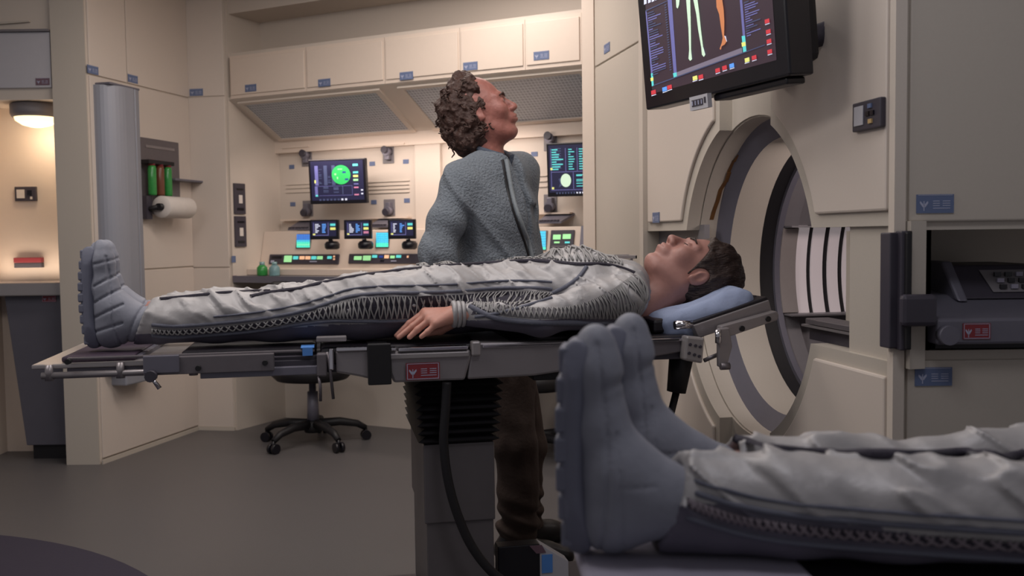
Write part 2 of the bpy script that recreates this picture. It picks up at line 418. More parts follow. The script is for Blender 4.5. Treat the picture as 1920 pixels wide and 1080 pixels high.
# slope helper frame: plane through (y=.14,z=ZS0) and (y=YW,z=ZS1)
sdir = Vector((0, ST_-SB_, ZS1-ZS0)); slen = sdir.length; sdir.normalize(); snor = Vector((0, -sdir.z, sdir.y))
def slopept(px, py):
    d = B.Mi.to_3x3() @ ray(px, py); o = B.Mi @ CAM; a = Vector((0, SB_, ZS0))
    tt = (a-o).dot(snor)/d.dot(snor); p = o+d*tt
    return p.x, (p-a).dot(sdir)
def ST(off=0):   # matrix: local (x, y=-outward.., z along slope)
    M = Matrix.Identity(4)
    for i in range(3):
        M[i][0] = (1, 0, 0)[i]; M[i][1] = -snor[i]; M[i][2] = sdir[i]; M[i][3] = (0, SB_, ZS0)[i]
    return M
SM = ST()
def sbox(mb, px0, py0, px1, py1, h0, h1, mi=0):
    x0, s1 = slopept((px0+px1)/2, py0); x1, s0 = slopept((px0+px1)/2, py1)
    xa = slopept(px0, (py0+py1)/2)[0]; xb = slopept(px1, (py0+py1)/2)[0]
    mb.box(xa, xb, -h1, -h0, s0, s1, mi, T=SM); return mb
E_CY = emat('cyan', (90, 200, 200), .75); E_GR = emat('green', (150, 215, 150), .75); E_OR = emat('orange', (226, 176, 140), .75)
E_YE = emat('yellow', (214, 214, 120), .8); E_RD = emat('red', (200, 60, 70), .6); E_BL = emat('blue', (90, 150, 230), .75)
E_WH = emat('white', (200, 205, 225), .7); E_LV = emat('lavender', (104, 104, 160), .6); E_DB = emat('deepblue', (40, 60, 130), .6)
E_SK = emat('scan_green', (50, 175, 90), .75); E_DK = emat('dim', (70, 78, 110), .5); E_PK = emat('pink', (190, 120, 150), .65)
E_OG = emat('flesh', (190, 120, 80), .7); E_PG = emat('palegreen', (190, 215, 190), .8); E_GY = emat('greyband', (120, 112, 128), .6)
def strip(px0, px1, py0, py1, lights, desc):
    mb = MB(); sbox(mb, px0, py0, px1, py1, 0, .010)
    x, s = slopept(px0, py1)
    t = thing('control_strip', desc, 'control panel', B, tuple(SM @ Vector((x, 0, s))), 'backlit control strips on the console')
    mb.build('housing', DGREY, t, bevel=.006)
    for (a, b, c, d, m) in lights:
        q = MB(); sbox(q, a, c, b, d, .010, .013); q.build('key', m, t)
strip(506, 637, 477, 496, [(535, 549, 480, 492, E_GR), (552, 561, 481, 487, E_CY), (564, 573, 481, 487, E_OR), (575, 584, 481, 487, E_OR), (586, 595, 481, 487, E_CY), (597, 607, 481, 487, E_GR), (616, 624, 481, 486, E_CY), (627, 630, 480, 483, E_OR), (512, 530, 481, 485, PLAST), (583, 596, 490, 492, MARK), (510, 516, 489, 493, MARK), (627, 630, 485, 488, E_OR)],
      'backlit control strip at the left end of the console beside the green bottles')
strip(655, 790, 476, 495, [(666, 680, 481, 488, E_GR), (683, 697, 480, 489, E_GR), (700, 709, 479, 484, E_CY), (713, 720, 480, 484, E_DB), (723, 731, 479, 485, E_OR), (734, 742, 480, 485, E_GR), (745, 754, 479, 484, E_CY), (765, 768, 480, 484, E_OR), (735, 745, 489, 491, MARK), (715, 722, 488, 491, PLAST)],
      'backlit control strip beside the elbow of the standing man')
mg = MB(); sbox(mg, 1033, 432, 1077, 470, 0, .012)
x, s_ = slopept(1033, 470); t = thing('meter_box', 'dark meter box with two green lit dials near the pillar', 'meter', B, tuple(SM @ Vector((x, 0, s_))))
mg.build('housing', DGREY, t, bevel=.003)
for (a, b, c, d, m) in ((1039, 1053, 441, 450, E_GR), (1057, 1072, 440, 449, E_GR), (1041, 1051, 454, 457, E_GR), (1061, 1070, 454, 457, E_CY), (1036, 1075, 462, 464, STEELD)):
    q = MB(); sbox(q, a, c, b, d, .012, .015); q.build('dial', m, t)
mg = MB(); sbox(mg, 1089, 424, 1098, 462, 0, .006); tag(mg.build('wall_plate', GREY, frame=B), 'plain grey plate on the console beside the cream bay edge', 'plate')
# light pads: cells
def lightpad(px0, py0, px1, py1, desc, grad):
    x, s_ = slopept(px0, py1); t = thing('light_pad', desc, 'light pad', B, tuple(SM @ Vector((x, 0, s_))), 'glowing cell pads on the console')
    mb = MB(); sbox(mb, px0, py0, px1, py1, 0, .008); mb.build('backing', STEELD, t)
    nx, ny = 6, 7; Q_ = [MB() for _ in grad]; 
    for j in range(ny):
        pass
        for i in range(nx):
            q = Q_[min(len(grad)-1, j*len(grad)//ny)]
            a = px0+1+(px1-px0-2)*i/nx; b = a+(px1-px0-2)/nx-.6; c = py0+1+(py1-py0-2)*j/ny; d = c+(py1-py0-2)/ny-.5
            sbox(q, a, c, b, d, .008, .010)
    al = MB()
    for k, q in enumerate(Q_):
        b_ = len(al.v); al.v += q.v; al.f += [[i+b_ for i in f] for f in q.f]; al.m += [k]*len(q.f); al.s += q.s
    al.build('cells', grad, t)['kind'] = 'stuff'
E_B1 = emat('pad_blue', (66, 120, 205), .85); E_B2 = emat('pad_cyan', (70, 190, 225), .85); E_B3 = emat('pad_aqua', (80, 225, 195), .85); E_B4 = emat('pad_mint', (120, 235, 190), .85)
lightpad(557, 439, 584, 466, 'blue to green glowing cell pad left of the first small screen', [E_B1, E_B1, E_B2, E_B3, E_B4, E_B3])
lightpad(706, 436, 731, 465, 'cyan glowing cell pad beside the third small screen', [E_B2, E_B2, E_B2, E_B3, E_B3])
lightpad(1008, 433, 1026, 470, 'blue glowing cell pad between the standing man and the meter box', [E_B2, E_B2, E_B2, E_B2, E_B3])

# ---- screens
def screen_quads(parent, W_, H_, y, items, T):
    by = {}
    for it in items: by.setdefault(it[0].name, (it[0], []))[1].append(it[1:])
    k = 0; mb = MB(); ms = []
    for nm, (m, lst) in by.items():
        ms.append(m)
        for poly in lst:
            if len(poly) == 4 and not isinstance(poly[0], tuple):
                a, b, c, d = poly; poly = [(a, c), (b, c), (b, d), (a, d)]
            else: poly = poly[0] if isinstance(poly[0], list) else list(poly)
            k += 1
            yy = y-.0004-.00002*k
            vs = [T @ Vector(((px_-.5)*W_, yy, (pz_-.5)*H_)) for px_, pz_ in poly]
            mb.add(vs, [list(range(len(vs)))], len(ms)-1)
    mb.build('display_graphic', ms, parent)['kind'] = 'stuff'
def rng(n, a, b): return [random.uniform(a, b) for _ in range(n)]
def circle(cx, cz, rx, rz, n=24): return [(cx+rx*math.cos(2*math.pi*i/n), cz+rz*math.sin(2*math.pi*i/n)) for i in range(n)]
def monitor(fr, quad, y, thick, desc, items, name='monitor', group=None, tilt=0, arm=None, bez=.04, stand=None, yaw=0):
    px0, py0, px1, py1 = quad
    x0, x1, z0, z1 = fr.R(px0, py0, px1, py1, y)
    W_, H_ = x1-x0, z1-z0
    c = Vector(((x0+x1)/2, y, (z0+z1)/2))
    t = thing(name, desc, 'monitor', fr, tuple(c), group)
    T = Matrix.Translation(c) @ Matrix.Rotation(yaw, 4, 'Z') @ Matrix.Rotation(tilt, 4, 'X')
    MB().box(-W_/2, W_/2, 0, thick, -H_/2, H_/2, T=T).build('casing', PLAST, t, bevel=.004)
    bz = bez
    MB().add([T @ Vector(((a-.5)*W_, -.0008, (b-.5)*H_)) for a, b in ((bz, bz*2), (1-bz, bz*2), (1-bz, 1-bz), (bz, 1-bz))], [(0, 1, 2, 3)]).build('display_panel', SCR_BG, t)
    screen_quads(t, W_, H_, -.0008, items, T)
    return t, c, W_, H_, T
it = []
for cx in (.14, .30, .44): it.append((E_LV if cx < .2 else E_DK, cx-.03, cx+.03, .42, .86))
for z in rng(16, .44, .84):
    c_ = random.choice((.20, .36)); it.append((E_DK, c_-.02, c_+random.uniform(.01, .05), z, z+.012))
it += [(E_LV, .10, .15, .17, .40), (E_CY, .11, .15, .17, .21), (E_YE, .10, .125, .47, .54), (E_LV, .10, .76, .395, .402), (E_LV, .17, .76, .185, .192), (E_LV, .755, .76, .19, .40)]
for cx in (.30, .48): 
    for z in rng(7, .24, .38): it.append((E_DK, cx-.05, cx+.04, z, z+.012))
it.append((E_DK, .585, .60, .21, .39))
it.append((E_SK, circle(.575, .645, .165, .215)))
for (a, b, c, d) in ((.60, .66, .68, .72), (.5, .52, .55, .6), (.64, .70, .52, .56), (.52, .6, .76, .78), (.46, .49, .64, .68)): it.append((E_GR if a < .55 else E_DB, a, b, c, d))
it += [(E_CY, .785, .875, .83, .88), (E_CY, .785, .875, .67, .71), (E_YE, .785, .87, .585, .63), (E_GR, .785, .87, .50, .545), (E_LV, .79, .87, .42, .445), (E_PK, .79, .87, .34, .37), (E_PK, .79, .87, .18, .21), (E_WH, .91, .945, .28, .31), (E_WH, .91, .945, .20, .23)]
for k in range(8): it.append((E_WH if k > 5 else E_DK, .17+.065*k, .205+.065*k, .075, .115))
t, c, W_, H_, T = monitor(B, (586, 298, 680, 382), .22, .035, 'black monitor with a round green scan image on the bay wall', it, tilt=math.radians(4), yaw=math.radians(12))
bpart('bracket', (c.x-.03, c.x+.03, c.y+.02, YW, c.z-.06, c.z+.04), DGREY, t)
it = []
for z in [i/22 for i in range(11, 20)]:
    it += [(E_CY, .10, .10+random.uniform(.08, .22), z, z+.022), (E_CY, .42, .42+random.uniform(.02, .14), z, z+.018), (E_CY, .62, .62+random.uniform(.05, .2), z, z+.018)]
    it.append((E_DK, .16, .28, z+.022, z+.04))
it += [(E_LV, .08, .92, .455, .465), (E_LV, .08, .09, .13, .9), (E_LV, .08, .92, .12, .13), (E_LV, .50, .51, .14, .45), (E_LV, .36, .37, .47, .9), (E_LV, .58, .59, .47, .9),
       (E_PG, circle(.36, .30, .10, .125)), (E_DK, [(.22, .33), (.30, .36), (.30, .22), (.22, .17), (.25, .25)]), (E_YE, .07, .11, .50, .54), (E_YE, .09, .13, .14, .18)]
for z in rng(7, .16, .42): it.append((E_CY, .56, .56+random.uniform(.08, .25), z, z+.014))
for k in range(12): it.append((E_WH if k > 6 else E_DK, .17+.055*k, .20+.055*k, .05, .08))
t, c, W_, H_, T = monitor(B, (1028, 267, 1122, 368), .24, .035, 'black monitor with data columns and a skull scan behind the pillar edge', it, tilt=math.radians(4), yaw=math.radians(8))
bpart('bracket', (c.x-.03, c.x+.03, c.y+.02, YW, c.z-.06, c.z+.04), DGREY, t)
for i, (q, dd) in enumerate((((584, 412, 631, 449), 'leftmost small screen on a black foot on the console'), ((648, 412, 693, 448), 'middle small screen with a pink key on the console'), ((730, 411, 776, 448), 'small screen on a black foot next to the sleeve of the standing man'))):
    it = [(E_LV, .14, .16, .22, .84), (E_LV, .14, .66, .20, .23), (E_LV, .64, .66, .22, .84), (E_YE, .12, .20, .22, .30), (E_CY, .72, .90, .68, .80), (E_YE, .72, .90, .48, .60)]
    if i == 1: it.append((E_PK, .72, .90, .28, .40))
    for z in [.34, .42, .5, .58, .66, .74]:
        it += [(E_WH, .2, .2+random.uniform(.06, .18), z, z+.05), (E_BL, .44, .44+random.uniform(.06, .18), z, z+.05)]
    t, c, W_, H_, T = monitor(B, q, .13, .022, dd, it, name='small_screen', group='small screens along the console', bez=.08, yaw=math.radians(14))
    a = Vector((c.x+.02, c.y+.03, c.z-H_/2)); 
    MB().tube([a, a+Vector((.0, .03, -.03))], .012, 8).build('neck', PLAST, t)
    MB().lathe([(.034, -.038), (.044, -.03), (.046, -.006), (.036, .008), (.02, .012)], a+Vector((0, .02, -.022)), 16).build('foot', PLAST, t)
# round fixtures on wall, small stickers, ribs
wlabels = ['above left of the green scan monitor', 'above right of the green scan monitor', 'below left of the green scan monitor', 'below right of the green scan monitor', 'above the monitor near the pillar', 'below the monitor near the pillar']
for i, (px, py, dn) in enumerate(((577, 297, -1), (730, 291, -1), (579, 391, 1), (732, 389, 1), (1034, 266, -1), (1034, 381, 1))):
    p = B.P(px, py, YW)
    t = thing('camera_pod', 'grey wall socket pod on a square plate, '+wlabels[i], 'socket', B, (p.x, YW, p.z), 'socket pods on the bay wall')
    bpart('plate', (p.x-.045, p.x+.035, YW-.006, YW, p.z-.05, p.z+.05), MGREY, t, .002)
    MB().tube([(p.x+.004, YW-.004, p.z-.02*dn), (p.x+.004, YW-.05, p.z-.02*dn)], .026, 16).build('socket', GREY, t)
    MB().tube([(p.x+.004, YW-.012, p.z+.022*-dn), (p.x+.004, YW-.066, p.z+.03*-dn)], [.018, .022], 16).build('cap', DGREY, t)
    bpart('clip', (p.x-.012, p.x+.02, YW-.04, YW, p.z-.03, p.z+.03), GREY, t, .004)
for (px, py) in ((547, 313), (698, 307), (761, 303), (549, 383), (701, 379), (763, 376), (1002, 289)):
    sticker(wall_back, B, px, py, YW-.001, 'blue', .04, .026)
for (px0, px1, pys) in ((537, 590, (345, 352, 360)), (690, 768, (340, 347, 354, 361)), (995, 1026, (330, 340, 350))):
    for py in pys:
        x0, x1, z0, z1 = B.R(px0, py-1, px1, py+1, YW)
        bpart('rib', (x0, x1, YW-.007, YW, z0, z1), WALL, wall_back)
for (px0, py, px1) in ((535, 411, 592), (688, 407, 772), (538, 275, 588), (686, 271, 766), (990, 399, 1075)):
    x0, x1, z0, z1 = B.R(px0, py, px1, py+3, YW)
    bpart('ledge', (x0, x1, YW-.05, YW, z0, z1), CREAM, wall_back)
x0, x1, z0, z1 = B.R(783, 285, 830, 430, YW)
struct(MB().box(x0, x1, YW-.025, YW, ZS1, zl).build('trim_bay_divider', WALL, frame=B))
for (px0, py0, px1, py1, dd) in ((541, 415, 586, 428, 'grey tilted keypad tray left of the first small screen'), (692, 411, 731, 423, 'grey tilted keypad tray between the second and third small screens'), (1008, 403, 1055, 415, 'grey tilted keypad tray below the skull scan monitor')):
    x0, x1, z0, z1 = B.R(px0, py0, px1, py1, YW-.12)
    t = thing('keypad_tray', dd, 'keypad', B, (x0, YW-.12, z0), 'keypad trays under the bay shelves')
    MB().add([(x0+.01, YW-.14, z0), (x1, YW-.14, z0), (x1+.02, YW, z1+.01), (x0, YW, z1+.01), (x0+.01, YW-.14, z0-.012), (x1, YW-.14, z0-.012), (x1+.02, YW, z1-.002), (x0, YW, z1-.002)],
        [(0, 1, 2, 3), (7, 6, 5, 4), (0, 4, 5, 1), (1, 5, 6, 2), (2, 6, 7, 3), (3, 7, 4, 0)]).build('tray', GREY, t)
    for k in range(6): bpart('key', (x0+.02+k*(x1-x0-.03)/6, x0+.035+k*(x1-x0-.03)/6, YW-.145, YW-.13, z0+.0, z0+.008), DGREY, t)
# bay left return: vertical button plates and tiny stickers
RF = Frame(*(B.M @ Vector((0, 0, 0)))[:2], *(B.w[:2]))   # x into depth
for (py0, py1, dd) in ((343, 401, 'upper dark upright button plate on the bay corner'), (405, 463, 'lower dark upright button plate on the bay corner')):
    px0, px1 = 429, 450
    x0, x1, z0, z1 = CF.R(430, py0, 448, py1, 0)
    t = thing('button_plate', dd, 'control panel', RF, (.03, -.012, z0), 'upright button plates on the bay corner')
    x0 = .02; x1 = .115
    bpart('plate', (x0, x1, -.012, 0, z0, z1), DGREY, t, .002)
    hz = z1-z0
    bpart('window', (x0+.035, x1-.03, -.015, -.012, z0+hz*.35, z0+hz*.62), PAPER, t)
    for a, b in ((.12, .2), (.78, .84)): bpart('button', (x0+.02, x1-.02, -.015, -.012, z0+hz*a, z0+hz*b), PLAST, t)
sticker(wall_bay, RF, 438, 486, -.001, 'blue', .035, .04)
s = wall_bay.children[0]
def refr(o, f_from, f_to):
    """vertices built in one frame, re-expressed in the parent's frame"""
    M = f_to.Mi @ f_from.M
    o.data.transform(M)
refr(s, RF, B)
s = sticker(wall_bay, RF, 440, 522, -.001, 'mauve', .035, .035); refr(s, RF, B)
# bottles on the desk
for k, (px, py, m, dd) in enumerate(((492, 519, GLASSG, 'small bottle of bright green fluid at the left end of the desk'), (515, 516, GLASSB, 'small bottle of pale blue fluid beside the green one on the desk'))):
    zt = ZS0-.042; p = Vector((max(.045+.08*k, B.P(px, py, .06).x), .06, zt))
    t = thing('bottle', dd, 'bottle', B, (p.x, p.y, zt), 'bottles on the desk')
    MB().lathe([(.03, .002), (.032, .006), (.032, .05), (.018, .066)], p, 16).build('glass', m, t)
    MB().lathe([(.016, .064), (.016, .085), (.001, .086)], p, 12).build('cap', GLASSB, t)
# ================================================================== PILLAR, SCANNER WALL, RIGHT WALL
G = Frame(.735, 3.1, .165, -.986)
ZC = 1.027; RG = .517; GX0, GX1 = -.97, .914; CH0, CH1 = -.167, .232; NT, NB = ZC+.155, ZC-.162
pE = B.M @ Vector((BE, 0, 0)); pG = G.M @ Vector((GX0, 0, 0))
PF = Frame(pE.x, pE.y, pG.x-pE.x, pG.y-pE.y); PL_ = (Vector((pG.x, pG.y, 0))-Vector((pE.x, pE.y, 0))).length
pil = struct(MB().box(0, PL_, 0, .12, 0, H).build('wall_pillar', WALL2, frame=PF))
zp = PF.P(1150, 108, 0).z
bpart('panel', (.015, PL_-.06, -.008, .002, zp+.004, H-.01), WALL2, pil, .003)
sticker(pil.children[0], PF, 1138, 90, -.009)
bpart('panel', (.015, PL_-.06, -.008, .002, .03, zp-.004), WALL2, pil, .003)
struct(MB().box(PL_-.045, PL_-.0, -.02, .0, 0, H).build('trim_pillar', WALL, frame=PF))

def arc(r, a0, a1, n=24): return [(r*math.cos(a0+(a1-a0)*i/n), ZC+r*math.sin(a0+(a1-a0)*i/n)) for i in range(n+1)]
def quad_poly(side, top, r, ins):
    """panel quarter outline; ins = inset of every straight edge"""
    e = (CH0-ins if side < 0 else CH1+ins); o_ = (GX0+ins if side < 0 else GX1-ins)
    nz = (NT+ins if top else NB-ins); hz = (H-ins if top else .02+ins)
    a_e = math.acos(max(-1, min(1, e/r))); a_n = math.asin(abs(nz-ZC)/r)
    if side < 0: a_n = math.pi-a_n
    if not top: a_e, a_n = -a_e, -a_n
    A = arc(r, a_e, a_n)
    return [(e, hz)]+A+[(o_, nz), (o_, hz)]
gw = MB()
for sd in (-1, 1):
    for tp in (True, False):
        gw.prism(quad_poly(sd, tp, RG, 0), 0, .05, sm=False)
gw.box(GX0, -.44, .05, .07, NB-.02, NT+.02, 1)
gw.box(.675, GX1+.03, .012, .05, NB-.01, NT+.01)
for tp in (True, False):
    a0, a1 = math.acos(CH0/RG), math.acos(CH1/RG)
    if not tp: a0, a1 = -a0, -a1
    gw.prism([(CH0-.02, H if tp else 0)]+arc(RG, a0, a1)+[(CH1+.02, H if tp else 0)], .045, .07)
gwall = struct(gw.build('wall_scanner', [WALL2, MGREY], frame=G))
for sd in (-1, 1):
    for tp in (True, False):
        q = MB().prism(quad_poly(sd, tp, RG+.045, .035), -.012, .002).build('panel', PANEL, gwall, bevel=.006)
        if sd < 0 and tp: sticker(q, G, 1230, 408, -.0135)
        if sd > 0 and tp: pur = q
# raised outline of the left panel arc
def ringpart(name, prof, m, parent, gap=18, n=64, lab=None):
    g = math.radians(gap); n = max(12, int(n*(180-gap)/162)); vs = []; fs = []; K = len(prof)
    for i in range(n+1):
        a = g+(2*math.pi-2*g)*i/n
        for (y, r) in prof: vs.append((r*math.cos(a), y, ZC+r*math.sin(a)))
    for i in range(n):
        for k in range(K):
            fs.append((i*K+k, i*K+(k+1) % K, (i+1)*K+(k+1) % K, (i+1)*K+k))
    fs += [list(range(K)), [n*K+k for k in range(K-1, -1, -1)]]
    o = MB().add(vs, fs, 0, True).build(name, m, parent, label=lab)
    e = o.modifiers.new('edges', 'EDGE_SPLIT'); e.split_angle = math.radians(30); return o
sc = thing('body_scanner', 'large round body scanner tunnel with dark rings and pale lit bands', 'scanner', G, (0, 0.05, ZC-RG))
def RP(name, y0, r0, y1, r1, m, lab=None, th=.03, gap=18): ringpart(name, [(y0, r0), (y1, r1), (y1, r1+th), (y0, r0+th)], m, sc, lab=lab, gap=gap)
RP('rim_ring', .052, .512, .115, .512, WALL2)
RP('bevel_ring', .115, .512, .150, .452, GREY, 'bevelled ring with blue-grey shade painted on')  # blue-grey stands in for the shade on this sloping face
RP('inner_band', .150, .452, .272, .455, WALL2)
RP('dark_ring', .272, .468, .33, .468, BLACK, 'black recessed ring')
RP('grey_ring', .33, .452, .352, .452, GREY)
RP('grey_band', .352, .458, .413, .458, MGREY)
for a_, b_ in ((.413, .460), (.478, .525), (.546, .587), (.607, .65)): RP('light_band', a_, .458, b_, .458, STRIP, 'pale lit band', .02, 159.5)
for a_, b_ in ((.460, .478), (.525, .546), (.587, .607)): RP('dark_ring', a_, .466, b_, .466, BLACK, None, .02, 159.5)
RP('grey_band', .350, .446, .412, .448, mat('lit_grey_band', (150, 142, 140), .5), 'grey band block painted lighter as if lit', .02, 159.5)  # lighter grey puts the light on the notch band into its colour
RP('outer_shell', .413, .480, .66, .480, MGREY, 'grey-brown outer tunnel wall')
for s_ in (-1, 1):
    z_ = ZC+s_*.163; bpart('stop_plate', (-.50, -.36, .355, .655, z_-.003, z_+.003), MGREY, sc)
MB().prism(arc(.50, 0, 2*math.pi*.999, 48), .66, .68).build('back_plate', MGREY, sc)
# slot on the rim
def on_cyl(px, py, r):
    d = G.Mi.to_3x3() @ ray(px, py); o = G.Mi @ CAM; oz = o.z-ZC
    a = d.x**2+d.z**2; b = 2*(o.x*d.x+oz*d.z); c_ = o.x**2+oz**2-r*r
    t = (-b+math.sqrt(max(0, b*b-4*a*c_)))/(2*a); return o+d*t
mb = MB(); pth = [(1383, 290), (1374, 302), (1364, 322), (1358, 340), (1348, 356), (1342, 378), (1336, 394), (1331, 412)]
cc = []
for px, py in pth:
    p = on_cyl(px, py, .509); q = on_cyl(px+7, py, .509); cc.append((p, q))
for (a, b), (c_, d_) in zip(cc, cc[1:]): mb.add([a, b, d_, c_], [(0, 1, 2, 3)])
o = mb.build('scan_slot', mat('amber_slot', (70, 44, 26), .5, rgb2=(120, 80, 34)), sc); sm_ = o.modifiers.new('s', 'SOLIDIFY'); sm_.thickness = .004
# rail in the notch
x0, x1, z0, z1 = G.R(1522, 601, 1584, 612, .05)
bpart('rail', (x0, .674, .03, .10, z0, z1), STEELD, sc, .003)
x0, x1, z0, z1 = G.R(1524, 612, 1584, 632, .06)
bpart('rail', (x0, .674, .05, .10, NB, z1), DGREY, sc)
bpart('rail', (x0, .674, .025, .09, z1-.006, z1), STEEL, sc)
# head-side control plate on the upper right panel
x0, x1, z0, z1 = G.R(1602, 188, 1655, 243, -.02)
t = thing('wall_keypad', 'small dark keypad plate with pale screen on the panel under the display arm', 'keypad', G, (x0, -.012, z0))
w_, h_ = x1-x0, z1-z0
bpart('plate', (x0, x1, -.026, -.011, z0, z1), DGREY, t, .003)
bpart('screen', (x0+w_*.1, x0+w_*.42, -.029, -.026, z0+h_*.18, z0+h_*.85), GREYWALL, t, .001)
for a, b, m in ((.52, .45, PLAST), (.68, .45, PLAST), (.62, .18, mat('amber_key', (190, 160, 110))), (.60, .7, BLUEL)):
    bpart('key', (x0+w_*a, x0+w_*(a+.12), -.030, -.026, z0+h_*b, z0+h_*(b+.15)), m, t)

# right wall
RW = Frame(.886+.165*.0, 2.2, 1, .0)
RW = Frame(*(G.M @ Vector((GX1, 0, 0)))[:2], 1, 0)
ox0 = RW.P(1745, 540, 0).x; oz1 = RW.P(1830, 430, 0).z; oz0 = RW.P(1830, 656, 0).z
mb = MB(); XE = 1.1
mb.box(-.0, ox0, 0, .08, 0, H); mb.box(ox0, XE, 0, .45, oz1, H); mb.box(ox0, XE, 0, .45, 0, oz0); mb.box(ox0-.02, XE, .45, .5, oz0, oz1)
mb.box(ox0-.02, ox0, .0, .45, oz0, oz1)
rw = struct(mb.build('wall_right', WALL2, frame=RW))
struct(MB().box(-.016, .010, -.014, .02, 0, H).build('trim_corner', WALL, frame=RW))
px_ = RW.P(1703, 200, 0).x
zt_ = RW.P(1800, 415, 0).z; zb_ = RW.P(1800, 674, 0).z
q = bpart('panel', (px_, XE, -.010, .002, zt_, H-.02), WALL2, rw, .004); sticker(q, RW, 1753, 382, -.011)
q = bpart('panel', (px_, XE, -.010, .002, .03, zb_), WALL2, rw, .004); sticker(q, RW, 1750, 706, -.011)
# rail mount at the corner
t = thing('rail_mount', 'pair of dark upright rails with swing bracket at the wall corner', 'rail', RW, (0, -.02, oz0))
x0, x1, z0, z1 = G.R(1653, 436, 1672, 652, -.03)
def gb(name, box, m, par=t, bev=.003):
    o = MB().box(*box).build(name, m, None, bevel=bev); o.data.transform(RW.Mi @ G.M); o.parent = par; o.location = -Vector(par['at']); return o
gb('rail', (x0, x1, -.035, .0, z0, z1), DGREY); gb('rail', (x1, x1+.03, -.012, .0, z0, z1), BLACK)
x0, x1, z0, z1 = RW.R(1684, 433, 1710, 656, -.03)
bpart('rail', (x0, x0+(x1-x0)*.5, -.045, -.0, z0, z1), DGREY, t, .003); bpart('rail', (x0+(x1-x0)*.5, x1, -.03, 0, z0, z1), BLACK, t, .002)
x0, x1, z0, z1 = RW.R(1688, 552, 1756, 612, -.06)
bpart('bracket', (x0, x1, -.07, -.045, z0, z1), DGREY, t, .01)
# device in alcove
x0, x1, z0, z1 = RW.R(1757, 560, 2040, 655, -.05)
t = thing('bedside_unit', 'dark grey keypad unit with red sticker in the lower right niche', 'machine', RW, (x0, -.05, z0))
MB().prism([(-.05, z0+.012), (.40, z0+.012), (.40, z1+.02), (.10, z1), (-.03, z0+.075), (-.05, z0+.07)], x0, x1, plane='yz').build('base', GREY, t, bevel=.006)
bpart('plinth', (x0+.01, x1, -.02, .40, z0-.0, z0+.014), PLAST, t)
xa = RW.P(1800, 520, .08).x; zz = RW.P(1860, 497, .12).z
MB().prism([(.06, z1-.008), (.38, z1-.008), (.38, zz), (.14, zz)], xa, x1, plane='yz').build('housing', DGREY, t, bevel=.006)
MB().prism([(.045, z1-.012), (.39, z1-.012), (.39, zz+.01), (.135, zz+.01)], xa-.02, xa+.006, plane='yz').build('side_cheek', GREY, t, bevel=.006)
xa2 = RW.P(1852, 520, .1).x
def hs(y_off, h):  # on sloped face
    y = .06+(.14-.06)*h; z = z1-.008+(zz-z1+.008)*h
    return y+y_off, z
y_a, z_a = hs(-.004, .2); y_b, z_b = hs(-.004, .85)
MB().add([(xa2, y_a, z_a), (x1, y_a, z_a), (x1, y_b, z_b), (xa2-.01, y_b, z_b)], [(0, 1, 2, 3)]).build('keypad_panel', MGREY, t)
for i in range(5):
    for j in range(3):
        ya, za = hs(-.008, .3+j*.18); 
        bpart('key', (xa2+.018+i*.026, xa2+.034+i*.026, ya-.002, ya+.004, za, za+.010), [PLAST, SHEET, PLAST][(i+j) % 3], t)
s = sticker(t, RW, 1831, 621, -.051, 'red', .062, .036)
MB().tube([(x0+.02, -.045, z0+.035), (x0+.02, -.072, z0+.035)], .022, 16).build('knob', GREY, t)

# ---- overhead display
MFr = Frame(.41, 3.0, .25, -.60)
bl = MFr.P(1211, 207, 0)
TI = math.radians(5)
DT = Matrix.Translation((bl.x, 0, bl.z)) @ Matrix.Rotation(TI, 4, 'X')
Dinv = (MFr.M @ DT).inverted()
def scr(px, py):
    o = Dinv @ CAM; d = Dinv.to_3x3() @ ray(px, py); t_ = -o.y/d.y; p = o+d*t_; return p.x, p.z
br = scr(1480, 127)
DW = br[0]; DH = DW*.60
t = thing('wall_display', 'large black tilted wall display showing leg anatomy scans above the patient', 'display', MFr, (bl.x, 0, bl.z))
def dbox(name, b, m, bev=0): return MB().box(*b, T=DT).build(name, m, t, bevel=bev)
dbox('casing', (0, DW, 0, .075, 0, DH), PLAST, .006)
il = scr(1224, 181); ir = scr(1456, 106)
SX0, SX1, SZ0 = il[0], ir[0], (il[1]+ir[1])/2
mat_scr = emat('display_back', (62, 48, 58), .42)
def dq(name, items, y):
    by = {}
    for m_, pl in items: by.setdefault(m_.name, (m_, []))[1].append(pl)
    mb = MB(); ms = []
    for k, (nm, (m_, lst)) in enumerate(by.items()):
        ms.append(m_)
        for j, pl in enumerate(lst): mb.add([DT @ Vector((a, y-.0003*(k)-.00002*j, b)) for a, b in pl], [list(range(len(pl)))], k)
    q = mb.build(name, ms, t)
    if len(items) > 1: q['kind'] = 'stuff'
dq('display_panel', [(mat_scr, [(SX0, SZ0), (SX1, SZ0), (SX1, DH-.02), (SX0, DH-.02)])], -.0006)
def Q(*pts): return [scr(a, b) for a, b in pts]
def cr(x, y): return 1160+x/4.5, y/4.5      # crop pixel helper of this display
def QC(*pts): return Q(*[cr(a, b) for a, b in pts])
items = []
items.append((E_LV, QC((228, 90), (238, 88), (300, 722), (285, 728)))); items.append((E_LV, QC((415, 0), (450, -10), (495, 640), (470, 650))))
items.append((E_LV, QC((1025, 0), (1045, -5), (1082, 435), (1062, 440)))); items.append((E_CY, QC((1042, 305), (1070, 300), (1082, 438), (1055, 445))))
items.append((E_YE, QC((1040, 360), (1074, 352), (1078, 385), (1045, 395)))); items.append((E_CY, QC((275, 620), (292, 616), (300, 722), (283, 728))))
items.append((E_YE, QC((272, 658), (296, 652), (298, 680), (275, 686)))); items.append((E_CY, QC((462, 618), (492, 610), (496, 648), (468, 655))))
